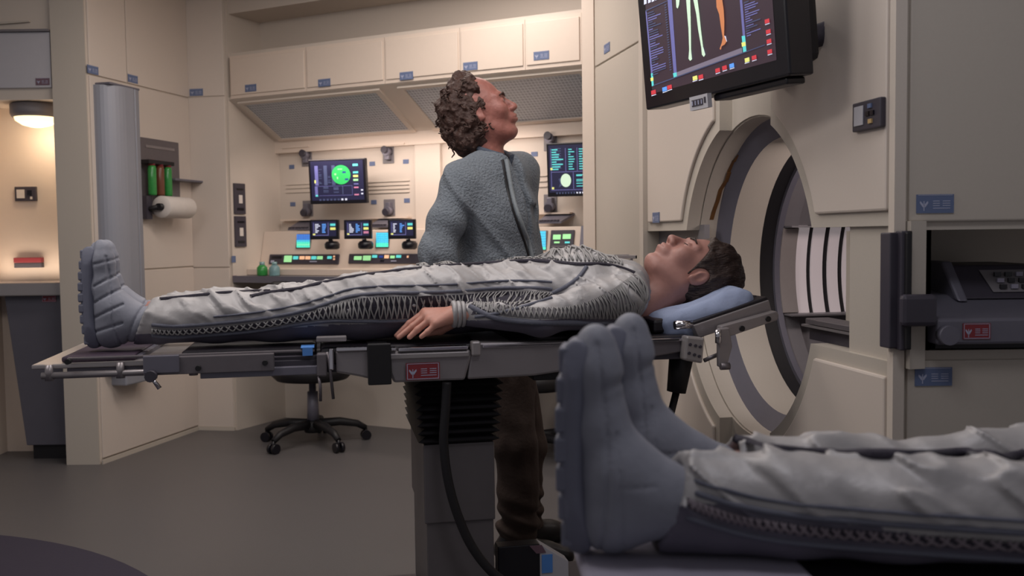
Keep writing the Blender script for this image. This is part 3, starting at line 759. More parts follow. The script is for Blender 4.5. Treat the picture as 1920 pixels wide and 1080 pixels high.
items.append((E_GY, QC((495, 610), (1045, 402), (1050, 445), (500, 650)))); items.append((E_DK, QC((300, 715), (1240, 375), (1240, 383), (300, 725))))
items.append((E_DK, QC((230, 88), (415, 5), (415, 12), (232, 98))))
for a, b in ((220, 40), (255, 28), (285, 18), (315, 5)): items.append((E_WH, QC((a, b), (a+22, b-10), (a+22, b-60), (a, b-50))))
yy = 110
while yy < 640:
    n_ = random.uniform(30, 120); x_ = 246+(yy-90)*.082
    items.append((E_DK if random.random() < .4 else E_LV, QC((x_, yy), (x_+n_, yy-n_*.36), (x_+n_, yy-n_*.36+9), (x_, yy+10)))); yy += 20
yy = 40
for k in range(27):
    x_ = 392+k*21*.085; items.append((E_DK, QC((x_, yy), (x_+16, yy-6), (x_+16, yy+3), (x_, yy+9)))); yy += 21
yy = 20
while yy < 320:
    n_ = random.uniform(20, 130); x_ = 1062+yy*.075
    items.append((E_DK if random.random() < .4 else E_LV, QC((x_, yy), (x_+n_, yy-n_*.36), (x_+n_, yy-n_*.36+9), (x_, yy+10)))); yy += 20
def blk(m_, x, y): items.append((m_, QC((x, y+12), (x+38, y), (x+42, y+34), (x+3, y+46)))); items.append((E_WH, QC((x+3, y+50), (x+42, y+38), (x+43, y+44), (x+4, y+57))))
for x, y in ((280, 755), (415, 712), (680, 625), (822, 570), (880, 548), (1130, 462), (1240, 155), (1250, 243), (1256, 325), (1262, 412)): blk(E_RD, x, y)
for x, y in ((375, 728), (942, 530)): blk(E_BL, x, y)
for x, y in ((628, 635), (1068, 482)): blk(E_YE, x, y)
# figures
items.append((E_PG, QC((578, -10), (612, -14), (616, 150), (618, 240), (620, 420), (628, 500), (612, 514), (598, 495), (604, 420), (598, 240), (590, 150))))
items.append((E_PG, QC((636, -16), (672, -20), (690, 120), (702, 240), (722, 400), (740, 462), (728, 480), (712, 462), (706, 400), (680, 250), (664, 120))))
items.append((E_PG, QC((492, -10), (524, -16), (518, 40), (508, 72), (496, 62))))
items.append((E_OG, QC((832, -20), (880, -30), (896, 80), (902, 180), (900, 300), (920, 350), (905, 375), (880, 390), (872, 420), (862, 412), (880, 360), (888, 320), (872, 220), (858, 120), (836, 60))))
items.append((E_WH, QC((896, 300), (912, 305), (922, 350), (908, 356), (896, 330))))
items.append((E_WH, QC((604, 420), (618, 420), (627, 498), (612, 512), (600, 494)))); items.append((E_WH, QC((708, 395), (722, 398), (739, 460), (728, 478), (714, 460))))
dq('display_graphic', items, -.0012)
# maker plate: blank badge with dark digits block
a = scr(*cr(625, 745)); b = scr(*cr(775, 690)); ww = b[0]-a[0]
mb = MB(); mb.box(a[0], b[0], -.014, .0, -.034, .004, 0, T=DT); mb.box(a[0]+.012, b[0]-.022, -.0155, -.014, -.024, -.006, 1, T=DT)
for k in range(4): mb.box(a[0]+.014+k*ww*.17, a[0]+.018+k*ww*.17, -.0165, -.0155, -.021, -.009, 2, T=DT)
mb.box(b[0]-.016, b[0]-.008, -.0155, -.014, -.02, -.004, 1, T=DT)
mb.build('badge', [GREYWALL, DGREY, MARK], t)
dbox('speaker_bar', (DW*.50, DW*.96, .012, .07, -.018, .0), PLAST, .005)
dbox('rear_housing', (DW*.25, DW*.92, .075, .15, .04, DH-.04), BLACK, .02)
# arm to the wall panel
wl_ = MFr.Mi @ (G.M @ Vector((.35, 0, 1.9)))
MB().tube([DT @ Vector((DW*.75, .14, .10)), DT @ Vector((DW*.85, .22, .12)), Vector((wl_.x, wl_.y-.01, bl.z+.14))], .03, 12).build('arm', DGREY, t)
MB().box(wl_.x-.06, wl_.x+.06, wl_.y-.05, wl_.y-.0, bl.z+.05, bl.z+.3).build('wall_bracket', DGREY, t, bevel=.006)

# ---- wall fittings on the left angled wall
z1 = LW.P(215, 163, -.06).z; z0 = .40
t = thing('wall_column', 'tall rounded grey metal column on the left wall behind the boots', 'column', LW, (.18, 0, z0))
prof = [(.035, 0)]+[(.175-.14*math.cos(a)+.0, -.115*math.sin(a)**.8) for a in [math.pi*.5*i/10 for i in range(1, 10)]]+[(.22, -.115), (.235, -.110), (.238, -.098), (.245, -.110), (.29, -.100), (.30, 0)]
MB().prism(prof, .48, z1, plane='xy', sm=False).build('body', COLM, t, bevel=.003)
bpart('cap', (.05, .30, -.10, 0, z1-.0, z1+.012), GREY, t, .004)
bpart('lower_box', (.10, .33, -.10, 0, z0-.0, .62), COLM, t, .008)
x0, x1, z0, z1 = LW.R(262, 262, 337, 402, -.012)
t = thing('dispenser_plate', 'steel wall plate holding coloured sample tubes behind the grey column', 'dispenser', LW, (x0, -.012, z0))
bpart('plate', (x0, x1, -.012, 0, z0, z1), STEELD, t, .003)
bpart('slot', (x0+.06, x1-.05, -.016, -.012, z1-.055, z1-.04), STEEL, t)
xc, zc_ = LW.P(292, 312, -.06).x, LW.P(292, 308, -.06).z
bpart('clamp', (xc-.08, xc+.16, -.075, -.012, zc_, zc_+.022), BLACK, t, .003)
for i, m_ in enumerate((GLASSG, GLASSR, GLASSG)):
    xq = xc-.03+i*.075
    o = MB().lathe([(.022, 0), (.024, .01), (.024, .15), (.018, .17)], (xq, -.055, zc_-.175), 12).build('sample_tube', m_, t)
    MB().lathe([(.02, .0), (.02, .03), (.01, .034)], (xq, -.055, zc_-.01), 10).build('stopper', REDL, o)
x2 = LW.P(322, 338, -.06).x; z2 = LW.P(340, 336, -.06).z
bpart('shelf', (x2, x2+.30, -.085, -.004, z2-.012, z2), GREY, t, .003)
bpart('bracket', (x0, x0+.05, -.05, -.012, z0-.03, z0+.10), DGREY, t)
pr = LW.P(301, 388, -.10)
t = thing('paper_roll', 'white paper towel roll on a black spindle on the left wall', 'paper roll', LW, (pr.x, -.10, pr.z-.06))
MB().lathe([(.0201, -.13), (.06, -.13), (.062, -.125), (.062, .125), (.06, .13), (.0201, .13)], (0, 0, 0), 32, T=Matrix.Translation((pr.x+.13, -.105, pr.z)) @ Matrix.Rotation(math.pi/2, 4, 'Y')).build('roll', PAPER, t)
MB().tube([(pr.x-.03, -.105, pr.z), (pr.x+.27, -.105, pr.z)], .02, 14).build('spindle', BLACK, t)
MB().tube([(pr.x-.028, -.105, pr.z), (pr.x-.028, -.05, pr.z-.01), (pr.x-.028, -.0, pr.z-.01)], .014, 8).build('arm', BLACK, t)

# ---- office chairs
def chair(cx, cy, rz, desc):
    M = Frame(cx, cy, math.cos(rz), math.sin(rz))
    t = thing('office_chair', desc, 'chair', M, (0, 0, 0), 'office chairs at the console')
    MB().lathe([(.035, .12), (.03, .30), (.02, .30), (.02, .40)], (0, 0, 0), 16).build('column', GREY, t)
    MB().lathe([(.05, .07), (.055, .10), (.05, .135), (.03, .14)], (0, 0, 0), 16).build('hub', BLACK, t)
    for k in range(5):
        a = 2*math.pi*k/5; d = Vector((math.cos(a), math.sin(a), 0))
        MB().tube([d*.03+Vector((0, 0, .115)), d*.15+Vector((0, 0, .118)), d*.25+Vector((0, 0, .098)), d*.30+Vector((0, 0, .068))], [.028, .024, .02, .016], 10).build('leg', BLACK, t)
        cst = MB(); s_ = Vector((-d.y, d.x, 0))
        for sg in (-1, 1): cst.tube([d*.30+s_*(sg*.008)+Vector((0, 0, .028)), d*.30+s_*(sg*.026)+Vector((0, 0, .028))], .028, 14)
        cst.tube([d*.30+Vector((0, 0, .028)), d*.30+Vector((0, 0, .07))], .010, 8)
        cst.build('caster', PLAST, t)
    sd_ = MB(); sd_.lathe([(.10, .362), (.20, .374), (.235, .41), (.22, .46), (.02, .47)], (0, 0, 0), 28); sd_.build('seat', BLACK, t)
    MB().tube([(0, .16, .43), (0, .27, .46), (0, .28, .72)], .018, 8).build('back_stem', BLACK, t)
    MB().box(-.19, .19, .25, .29, .62, .92).build('backrest', BLACK, t, bevel=.018)
p = WZ(600, 810, .03)
chair(p.x, 5.42, .35, 'black swivel office chair on five casters seen under the table, nearest the corner column')
chair(.10, 5.0, .55, 'black swivel office chair mostly hidden behind the legs of the standing man')
# navy inlay on the floor
c3 = [WZ(a, b, .0) for a, b in ((0, 1008), (130, 1028), (270, 1080))]
def circ3(a, b, c_):
    ax, ay, bx, by, cx, cy = a.x, a.y, b.x, b.y, c_.x, c_.y
    d = 2*(ax*(by-cy)+bx*(cy-ay)+cx*(ay-by))
    ux = ((ax*ax+ay*ay)*(by-cy)+(bx*bx+by*by)*(cy-ay)+(cx*cx+cy*cy)*(ay-by))/d
    uy = ((ax*ax+ay*ay)*(cx-bx)+(bx*bx+by*by)*(ax-cx)+(cx*cx+cy*cy)*(bx-ax))/d
    return ux, uy, math.hypot(ax-ux, ay-uy)
ux, uy, rr = circ3(*c3)
mt = MB().lathe([(rr, 0.0005), (rr, .010), (rr-.006, .013)], (ux, uy, 0), 96).build('round_mat', NAVY)
tag(mt, 'dark navy round floor mat at the lower left corner of the floor', 'mat')
# ================================================================== OPERATING TABLE 1
BF = Frame(-.54, 2.705, .982, .191)
HW = .25
ZT = .888
tb = thing('operating_table', 'steel operating table with black pads carrying the patient in the middle of the room', 'table', BF, (.35, 0, 0))
def bp(name, px0, py0, px1, py1, y0, y1, m, bev=.002, par=None, lab=None):
    x0, x1, z0, z1 = BF.R(px0, py0, px1, py1, y0)
    return bpart(name, (x0, x1, y0, y1, z0, z1), m, par or tb, bev, lab)
xL = BF.P(58, 672, -HW).x; xH = BF.P(1300, 620, -HW).x
x2 = BF.P(330, 655, -HW).x
bpart('foot_board', (xL, x2, -HW, HW, ZT-.030, ZT-.018), ALU, tb, .003)
xa = BF.P(110, 660, -HW).x; xb = BF.P(250, 660, -HW).x
bpart('foot_pad', (xa, xb, -HW+.02, HW-.02, ZT-.018, ZT-.003), mat('dark_foot_pad', (60, 46, 62), .7), tb, .005)
x3 = BF.P(596, 645, -HW).x
bpart('mattress', (BF.P(335, 655, -HW).x, x3-.005, -HW+.03, HW-.03, ZT-.035, ZT), PAD, tb, .01)
bpart('mattress', (x3+.005, xH, -HW+.004, HW-.004, ZT-.045, ZT), PAD, tb, .012)
bpart('top_frame', (xL+.08, x3, -HW+.002, HW-.002, ZT-.05, ZT-.030), DGREY, tb, .002)
bpart('top_frame', (x3, xH, -HW+.002, HW-.002, ZT-.065, ZT-.045), DGREY, tb, .002)
bp('side_rail', 125, 663, 590, 668, -HW-.006, -HW+.004, STEELD)
xq0 = BF.P(596, 640, -HW).x
# lower tube with posts
for sg in (-1, 1):
    y = sg*(HW+.005)
    a = BF.P(78, 706, -HW-.005); b = BF.P(272, 697, -HW-.005); zz_ = (a.z+b.z)/2
    MB().tube([(a.x, y, zz_), (b.x+.3, y, zz_)], .0085, 12).build('lower_tube', STEEL, tb)
    for px in (91, 225, 362, 478):
        x_ = BF.P(px, 675, -HW-.005).x
        MB().tube([(x_, y, zz_-.012), (x_, y, ZT-.018)], [.011, .009], 10).build('post', STEEL, tb)
bp('slide_bar', 268, 667, 514, 700, -HW-.03, -HW-.008, STEELD, .002)
bp('slide_bar', 268, 667, 336, 700, -HW-.038, -HW-.03, GREY, .002)
bp('lower_bar', 375, 690, 606, 706, -HW-.02, HW+.02, GREY, .002)
bp('under_frame', 500, 668, 606, 690, -HW+.01, HW-.01, DGREY, .002)
a = BF.P(285, 704, -HW-.04); b = BF.P(302, 726, -HW-.04)
MB().tube([(a.x, -HW-.04, a.z), (a.x, -HW-.065, a.z)], .014, 12).build('knob', DGREY, tb)
MB().tube([(a.x, -HW-.06, a.z), (b.x, -HW-.06, b.z)], [.004, .006], 8).build('lever', CHROME, tb)
for px, py in ((372, 690), (497, 680), (128, 678)):
    p = BF.P(px, py, -HW-.03); MB().tube([(p.x, -HW-.04, p.z), (p.x, -HW-.02, p.z)], .007, 10).build('bolt', BLACK, tb)
bp('cross_bar', 128, 667, 268, 678, -HW+.05, HW-.05, GREY, .002)
# middle: bracket, boxes, strap
bp('clamp_bracket', 594, 663, 613, 706, -HW-.03, -HW+.01, STEELD, .004)
for (u0, v0, u1, v1) in ((598, 706, 601, 752), (613, 660, 625, 748)):
    a = BF.P(u0, v0, -HW-.02); b = BF.P(u1, v1, -HW-.02)
    MB().tube([(a.x, -HW-.02, a.z), ((a.x*.6+b.x*.4)+.002, -HW-.024, a.z*.6+b.z*.4), (b.x, -HW-.02, b.z)], .004, 8).build('hanging_wire', STEELD, tb)
bp('chrome_clip', 617, 654, 626, 694, -HW-.03, -HW+.01, CHROME, .003)
def bpoly(name, pts, y0, y1, m, bev=.003, lab=None):
    P_ = [BF.P(a, b, y0) for a, b in pts]
    return MB().prism([(p.x, p.z) for p in P_], y0, y1).build(name, m, tb, bevel=bev, label=lab)
bpoly('side_cover', [(629, 658), (694, 655), (698, 712), (672, 706), (630, 699)], -HW-.02, HW+.02, STEEL, .006)
bp('top_rail', 630, 651, 690, 659, -HW-.028, -HW, CHROME, .003)
bpoly('side_cover', [(728, 660), (880, 655), (886, 662), (872, 713), (738, 718), (731, 700)], -HW-.02, HW+.02, STEEL, .008)
bp('cover_lip', 729, 661, 880, 672, -HW-.028, -HW-.018, ALU, .003)
bp('top_rail', 732, 652, 744, 658, -HW-.03, -HW, CHROME, .003); bp('top_rail', 747, 650, 878, 658, -HW-.03, -HW, CHROME, .003)
bpoly('side_cover', [(884, 648), (900, 642), (1064, 640), (1062, 696), (1000, 705), (876, 712)], -HW-.015, HW+.015, STEEL, .006)
bp('top_rail', 905, 640, 1300, 646, -HW-.022, -HW, CHROME, .002)
bp('joint_plate', 884, 640, 902, 668, -HW-.03, -HW, ALU, .005)
bpoly('head_beam', [(1060, 646), (1300, 633), (1300, 656), (1206, 673), (1060, 690)], -HW-.012, HW+.012, STEELD, .004)
bp('under_box', 1000, 690, 1100, 712, -HW+.02, HW-.05, BLACK, .004)
# strap
x0, x1, z0, z1 = BF.R(692, 640, 730, 716, -HW-.03)
mb = MB(); mb.box(x0, x1, -HW-.036, -HW-.030, z0, ZT-.004); mb.box(x0, x1, -HW-.036, -HW+.10, ZT-.002, ZT+.004); mb.box(x0-.004, x1+.004, -HW-.046, -HW-.028, z0-.006, z0+.10); 
mb.build('strap', BLACK, tb, bevel=.003, label='wide black strap')
sticker(tb, BF, 793, 696, -HW-.0295, 'red', .088, .044)
# blue tape tab, chrome bits
x0, x1, z0, z1 = BF.R(564, 630, 589, 641, -HW+.02)
MB().box(x0, x1, -HW-.008, -HW+.06, ZT+.001, ZT+.003).build('tape_tab', TAPE, tb); bpart('tape_tab', (x0+.004, x1-.004, -HW-.010, -HW-.007, ZT-.018, ZT+.003), TAPE, tb)
bp('latch', 593, 631, 650, 641, -HW-.004, -HW+.02, STEEL, .003)
# head section
def hpoly(name, pts, y0, y1, m, bev=.003): return bpoly(name, pts, y0, y1, m, bev)
hpoly('headrest_board', [(1300, 610), (1442, 562), (1449, 590), (1310, 634)], -HW+.01, HW-.01, STEEL, .003)
hpoly('headrest_pad', [(1292, 606), (1438, 556), (1441, 562), (1300, 612)], -HW+.015, HW-.015, PAD, .003)
hpoly('headrest_pad', [(1225, 626), (1290, 622), (1400, 576), (1430, 560), (1420, 553), (1300, 590), (1225, 600)], -HW+.06, HW-.06, PAD, .01)
hpoly('headrest_bar', [(1352, 612), (1456, 583), (1461, 590), (1459, 600), (1372, 630), (1350, 628)], -HW-.03, -HW+.0, STEEL, .003)
hpoly('headrest_plate', [(1346, 616), (1368, 614), (1374, 650), (1363, 690), (1347, 688)], -HW-.045, -HW-.03, STEEL, .004)
for px, py in ((1391, 616), (1440, 598)):
    p = BF.P(px, py, -HW-.03); MB().tube([(p.x, -HW-.034, p.z), (p.x, -HW-.02, p.z)], .008, 10).build('bolt', BLACK, tb)
p = BF.P(1344, 622, -HW-.04); MB().tube([(p.x, -HW-.05, p.z-.03), (p.x, -HW-.05, p.z+.006)], .009, 10).build('pin', CHROME, tb)
p = BF.P(1352, 686, -HW-.04); MB().tube([(p.x-.006, -HW-.05, p.z), (p.x+.02, -HW-.05, p.z)], .01, 10).build('knob', STEELD, tb)
MB().tube([BF.P(1320, 676, -HW-.01), BF.P(1348, 664, -HW-.01)], .006, 8).build('link_rod', STEELD, tb)
p = BF.P(1283, 609, -HW); MB().tube([(p.x-.03, -HW-.005, p.z), (p.x+.02, -HW-.005, p.z+.002)], .012, 12).build('hinge_pin', CHROME, tb)
hpoly('clamp_block', [(1287, 630), (1322, 634), (1318, 682), (1283, 676)], -HW-.05, -HW-.01, ALU, .006)
for px, py in ((1294, 646), (1304, 648), (1313, 650), (1292, 662), (1302, 665), (1311, 668)):
    p = BF.P(px, py, -HW-.05); MB().tube([(p.x, -HW-.053, p.z), (p.x, -HW-.048, p.z)], .0045, 8).build('bolt', DGREY, tb)
a = BF.P(1278, 665, -.1); b = BF.P(1268, 735, -.1); c_ = BF.P(1258, 775, -.1); hd_ = (BF.P(1283, 668, -.1)-BF.P(1262, 734, -.1)).normalized()
MB().tube([a, b], [.036, .028], 16).build('adjust_handle', BLACK, tb, label='black cylinder handle')
MB().tube([b, c_, c_+Vector((-.02, 0, -.06))], .011, 10).build('adjust_rod', BLACK, tb)
# bellows and pedestal
yb0, yb1 = -.20, .20
xl = BF.P(790, 760, yb0).x; xr = BF.P(928, 760, yb0).x
zt = BF.P(860, 712, yb0).z; zb = BF.P(860, 832, yb0).z
mb = MB(); n = 8; rings = []
for i in range(2*n+1):
    z = zt+(zb-zt)*i/(2*n); e = .022 if i % 2 else 0
    e -= .012*(i/(2*n)) 
    rings.append([(xl-e, yb0-e, z), (xr+e, yb0-e, z), (xr+e, yb1+e, z), (xl-e, yb1+e, z)])
vs = [v for r in rings for v in r]; fs = []
for i in range(2*n):
    for k in range(4): fs.append((i*4+k, i*4+(k+1) % 4, (i+1)*4+(k+1) % 4, (i+1)*4+k))
fs += [(0, 1, 2, 3), tuple(8*n+k for k in (3, 2, 1, 0))]
mb.add(vs, fs).build('bellows', BLACK, tb, label='black pleated bellows')
zm = BF.P(860, 980, yb0).z
bpart('pedestal_sleeve', (xl+.004, xr-.002, yb0+.004, yb1-.004, zm, zb), PEDM, tb, .004)
bpart('pedestal', (xl+.010, xr-.006, yb0+.010, yb1-.010, .12, zm), PEDM, tb, .003)
bpart('base', (xl-.15, xr+.45, yb0-.02, yb1+.06, 0.0, .10), DGREY, tb, .01)
pts = [BF.P(a, b, -HW-.012) for a, b in ((838, 716), (836, 760), (832, 830), (840, 900), (858, 965), (885, 1025), (925, 1075), (975, 1110))]
def smooth(pts, n=6):
    pts = [Vector(p) for p in pts]; out = []
    for i in range(len(pts)-1):
        p0 = pts[max(i-1, 0)]; p1 = pts[i]; p2 = pts[i+1]; p3 = pts[min(i+2, len(pts)-1)]
        for k in range(n):
            t_ = k/n; out.append(.5*((2*p1)+(p2-p0)*t_+(2*p0-5*p1+4*p2-p3)*t_*t_+(3*p1-p0-3*p2+p3)*t_**3))
    out.append(pts[-1]); return out
MB().tube(smooth(pts), .0125, 12).build('cable', BLACK, tb, label='thick black hanging cable')
# pedal box to the right of the pedestal
PB = Frame(*(BF.M @ Vector((0, -.12, 0)))[:2], .982, .191)
a = PB.P(931, 1026, 0); b = PB.P(1012, 1020, 0); c_ = PB.P(1066, 1052, 0)
t = thing('control_box', 'dark box with sloping pale label side beside the table pedestal', 'box', PB, (a.x, 0, .101))
MB().box(a.x+.004, b.x, 0, .05, .101, b.z).build('housing', PLAST, t, bevel=.003)
MB().prism([(b.x, b.z), (c_.x, c_.z), (c_.x, .101), (b.x, .101)], .0, .05).build('label_cover', GREYWALL, t, bevel=.002)
x0, x1, z0, z1 = PB.R(1016, 1040, 1036, 1074, -.002); bpart('sticker', (x0, x1, -.003, .0, z0, z1), TAPE, t, label='blue sticker')
P_ = [PB.P(u_, v_, -.002) for u_, v_ in ((993, 1024), (1016, 1022), (1024, 1036), (1006, 1038))]
MB().prism([(p.x, p.z) for p in P_], -.003, .0).build('sticker', PURL, t, label='red and grey sticker')
# ================================================================== IMPLICIT SURFACES
def vnoise(P, f, seed=0):
    Q = P*f; I = np.floor(Q).astype(np.int64); F = Q-I; F = F*F*(3-2*F); r = 0
    for dx in (0, 1):
        for dy in (0, 1):
            for dz in (0, 1):
                h = ((I[:, 0]+dx)*73856093) ^ ((I[:, 1]+dy)*19349663) ^ ((I[:, 2]+dz)*83492791) ^ (seed*2654435)
                h = (h ^ (h >> 13))*1274126177; v = ((h ^ (h >> 16)) & 0xffff)/65535.0
                r = r+v*(F[:, 0] if dx else 1-F[:, 0])*(F[:, 1] if dy else 1-F[:, 1])*(F[:, 2] if dz else 1-F[:, 2])
    return r-.5
def cap(P, a, b, ra, rb, sc=(1, 1, 1)):
    s = np.array(sc, float); a = np.array(a, float)/s; b = np.array(b, float)/s; p = P/s-a; d = b-a
    h = np.clip(p@d/max(d@d, 1e-12), 0, 1); return (np.linalg.norm(p-h[:, None]*d, axis=1)-(ra+(rb-ra)*h))*min(sc)
def ell(P, c, r):
    r = np.array(r, float); q = (P-np.array(c, float)); k0 = np.linalg.norm(q/r, axis=1); k1 = np.linalg.norm(q/(r*r), axis=1)
    return k0*(k0-1)/np.maximum(k1, 1e-9)
def rbox(P, c, h, r):
    q = np.abs(P-np.array(c, float))-(np.array(h, float)-r); return np.linalg.norm(np.maximum(q, 0), axis=1)+np.minimum(q.max(axis=1), 0)-r
def U(a, b, k):
    h = np.clip(.5+.5*(b-a)/k, 0, 1); return b*(1-h)+a*h-k*h*(1-h)
def SUB(a, b, k): return -U(-a, b, k)
def chain(P, pts, rs, k=.01, sc=(1, 1, 1)):
    d = None
    for i in range(len(pts)-1):
        e = cap(P, pts[i], pts[i+1], rs[i], rs[i+1], sc); d = e if d is None else U(d, e, k)
    return d
def sdf_mesh(fn, lo, hi, h):
    lo = np.array(lo, float); hi = np.array(hi, float); B_ = 6
    nb = np.ceil((hi-lo)/(h*B_)).astype(int); n = nb*B_+1
    bc = np.stack(np.meshgrid(*[np.arange(k) for k in nb], indexing='ij'), -1).reshape(-1, 3)
    cv = fn(lo+(bc+.5)*B_*h)
    act = np.abs(cv) < B_*h*1.25
    V = np.ones(n, np.float32)
    cvr = np.where(cv > 0, 1., -1.).reshape(nb)
    V[:-1, :-1, :-1] = np.repeat(np.repeat(np.repeat(cvr, B_, 0), B_, 1), B_, 2)
    off = np.stack(np.meshgrid(*[np.arange(B_+1)]*3, indexing='ij'), -1).reshape(-1, 3)
    idx = (bc[act][:, None, :]*B_+off[None]).reshape(-1, 3)
    lin_ = np.unique(idx[:, 0]*(n[1]*n[2])+idx[:, 1]*n[2]+idx[:, 2])
    I = np.stack([lin_//(n[1]*n[2]), (lin_//n[2]) % n[1], lin_ % n[2]], -1)
    vals = np.concatenate([fn(lo+I[i:i+300000]*h) for i in range(0, len(I), 300000)])
    V[I[:, 0], I[:, 1], I[:, 2]] = vals
    S = V < 0; c = S[:-1, :-1, :-1]; al = c.copy(); an = c.copy()
    for dx in (0, 1):
        for dy in (0, 1):
            for dz in (0, 1):
                q = S[dx:n[0]-1+dx, dy:n[1]-1+dy, dz:n[2]-1+dz]; al &= q; an |= q
    cells = np.argwhere(an & ~al); cid = -np.ones(n-1, np.int64); cid[cells[:, 0], cells[:, 1], cells[:, 2]] = np.arange(len(cells))
    acc = np.zeros((len(cells), 3)); cnt = np.zeros(len(cells))
    cr_ = [(dx, dy, dz) for dx in (0, 1) for dy in (0, 1) for dz in (0, 1)]
    for a in cr_:
        for ax in range(3):
            if a[ax]: continue
            b = list(a); b[ax] = 1
            va = V[cells[:, 0]+a[0], cells[:, 1]+a[1], cells[:, 2]+a[2]]; vb = V[cells[:, 0]+b[0], cells[:, 1]+b[1], cells[:, 2]+b[2]]
            m = (va < 0) != (vb < 0); t = np.where(m, va/np.where(m, va-vb, 1), 0)
            p = np.array(a, float)[None]+t[:, None]*(np.array(b, float)-np.array(a, float))[None]
            acc += p*m[:, None]; cnt += m
    vs = lo+(cells+acc/np.maximum(cnt, 1)[:, None])*h
    quads = []
    for ax in range(3):
        o1, o2 = [(1, 2), (2, 0), (0, 1)][ax]
        sl0 = [slice(0, n[k]-1) if k == ax else slice(1, n[k]-1) for k in range(3)]
        sl1 = [slice(1, n[k]) if k == ax else slice(1, n[k]-1) for k in range(3)]
        s0 = S[tuple(sl0)]; s1 = S[tuple(sl1)]
        for sg in (0, 1):
            e = np.argwhere(s0 & ~s1) if sg == 0 else np.argwhere(~s0 & s1)
            if not len(e): continue
            e = e+np.array([0 if k == ax else 1 for k in range(3)])
            def at(d1, d2):
                q = e.copy(); q[:, o1] -= d1; q[:, o2] -= d2; return cid[q[:, 0], q[:, 1], q[:, 2]]
            f = np.stack([at(1, 1), at(0, 1), at(0, 0), at(1, 0)], -1)
            if sg: f = f[:, ::-1]
            quads.append(f)
    f = np.concatenate(quads); f = f[(f >= 0).all(1)]
    return vs, f
def np_mesh(name, parts, mats, parent=None, label=None, M=None):
    """parts: list of (verts, quads, material index)"""
    vv, ff, mi, b = [], [], [], 0
    for v, f, k in parts:
        vv.append(v); ff.append(f+b); mi.append(np.full(len(f), k) if np.isscalar(k) else k); b += len(v)
    v = np.concatenate(vv); f = np.concatenate(ff); mi = np.concatenate(mi)
    me = bpy.data.meshes.new(name); me.vertices.add(len(v)); me.vertices.foreach_set('co', v.astype(np.float32).ravel())
    me.loops.add(f.size); me.loops.foreach_set('vertex_index', f.astype(np.int32).ravel())
    me.polygons.add(len(f)); me.polygons.foreach_set('loop_start', np.arange(0, f.size, 4, dtype=np.int32)); me.polygons.foreach_set('loop_total', np.full(len(f), 4, np.int32))
    me.polygons.foreach_set('use_smooth', np.ones(len(f), bool)); me.polygons.foreach_set('material_index', mi.astype(np.int32))
    me.update(calc_edges=True); me.validate()
    for m in (mats if isinstance(mats, (list, tuple)) else [mats]): me.materials.append(m)
    if M is not None: me.transform(M)
    o = bpy.data.objects.new(name, me); C.objects.link(o)
    if parent is not None:
        o.parent = parent
        if parent.type == 'EMPTY' and 'at' in parent: o.location = -Vector(parent['at'])
    if label: o['label'] = label
    return o
def A(v): return np.array(tuple(v), float)
def bvh_of(v, f): return BVHTree.FromPolygons([tuple(x) for x in v], [tuple(int(i) for i in q) for q in f])
def surf(fr, bvh, pixels, n=8, off=.002, miss=None):
    """pixels (smoothed) -> points on a body, found along the sight line, with normals (local to fr)"""
    P2 = smooth([(a, b, 0) for a, b in pixels], n); o = fr.Mi @ CAM; R3 = fr.Mi.to_3x3(); out = []
    for p in P2:
        h = bvh.ray_cast(o, (R3 @ ray(p.x, p.y)).normalized())
        if h[0] is not None: out.append((h[0]+h[1]*off, h[1]))
        elif miss: 
            q = bvh.find_nearest(fr.P(p.x, p.y, miss)); out.append((q[0]+q[1]*off, q[1]))
    return out
def relax(pn, k=3):
    P_ = [p for p, _ in pn]; N_ = [q for _, q in pn]
    for _ in range(k):
        P_ = [P_[0]]+[(P_[i-1]+P_[i]*2+P_[i+1])/4 for i in range(1, len(P_)-1)]+[P_[-1]]
        N_ = [N_[0]]+[(N_[i-1]+N_[i]*2+N_[i+1]).normalized() for i in range(1, len(N_)-1)]+[N_[-1]]
    return list(zip(P_, N_))
def ribbon(mb, pn, w, t=.003, mi=0):
    vs = []; fs = []
    for i, (p, nn) in enumerate(pn):
        a = pn[max(i-1, 0)][0]; b = pn[min(i+1, len(pn)-1)][0]; tg = (b-a)
        if tg.length < 1e-9: tg = Vector((1, 0, 0))
        tg.normalize(); s = tg.cross(nn); s.normalize()
        vs += [p+s*w/2-nn*t, p+s*w*.4+nn*t*.6, p+nn*t, p-s*w*.4+nn*t*.6, p-s*w/2-nn*t]
    for i in range(len(pn)-1):
        for k in range(4): fs.append((i*5+k, i*5+k+1, i*5+6+k, i*5+5+k))
    mb.add(vs, fs, mi, True); return mb
def resample(pn, step):
    out = [pn[0]]; acc = 0
    for (a, na), (b, nb_) in zip(pn, pn[1:]):
        L_ = (b-a).length
        if L_ < 1e-9: continue
        d = step-acc
        while d <= L_:
            t = d/L_; out.append((a.lerp(b, t), na.lerp(nb_, t).normalized())); d += step
        acc = (acc+L_) % step
    return out
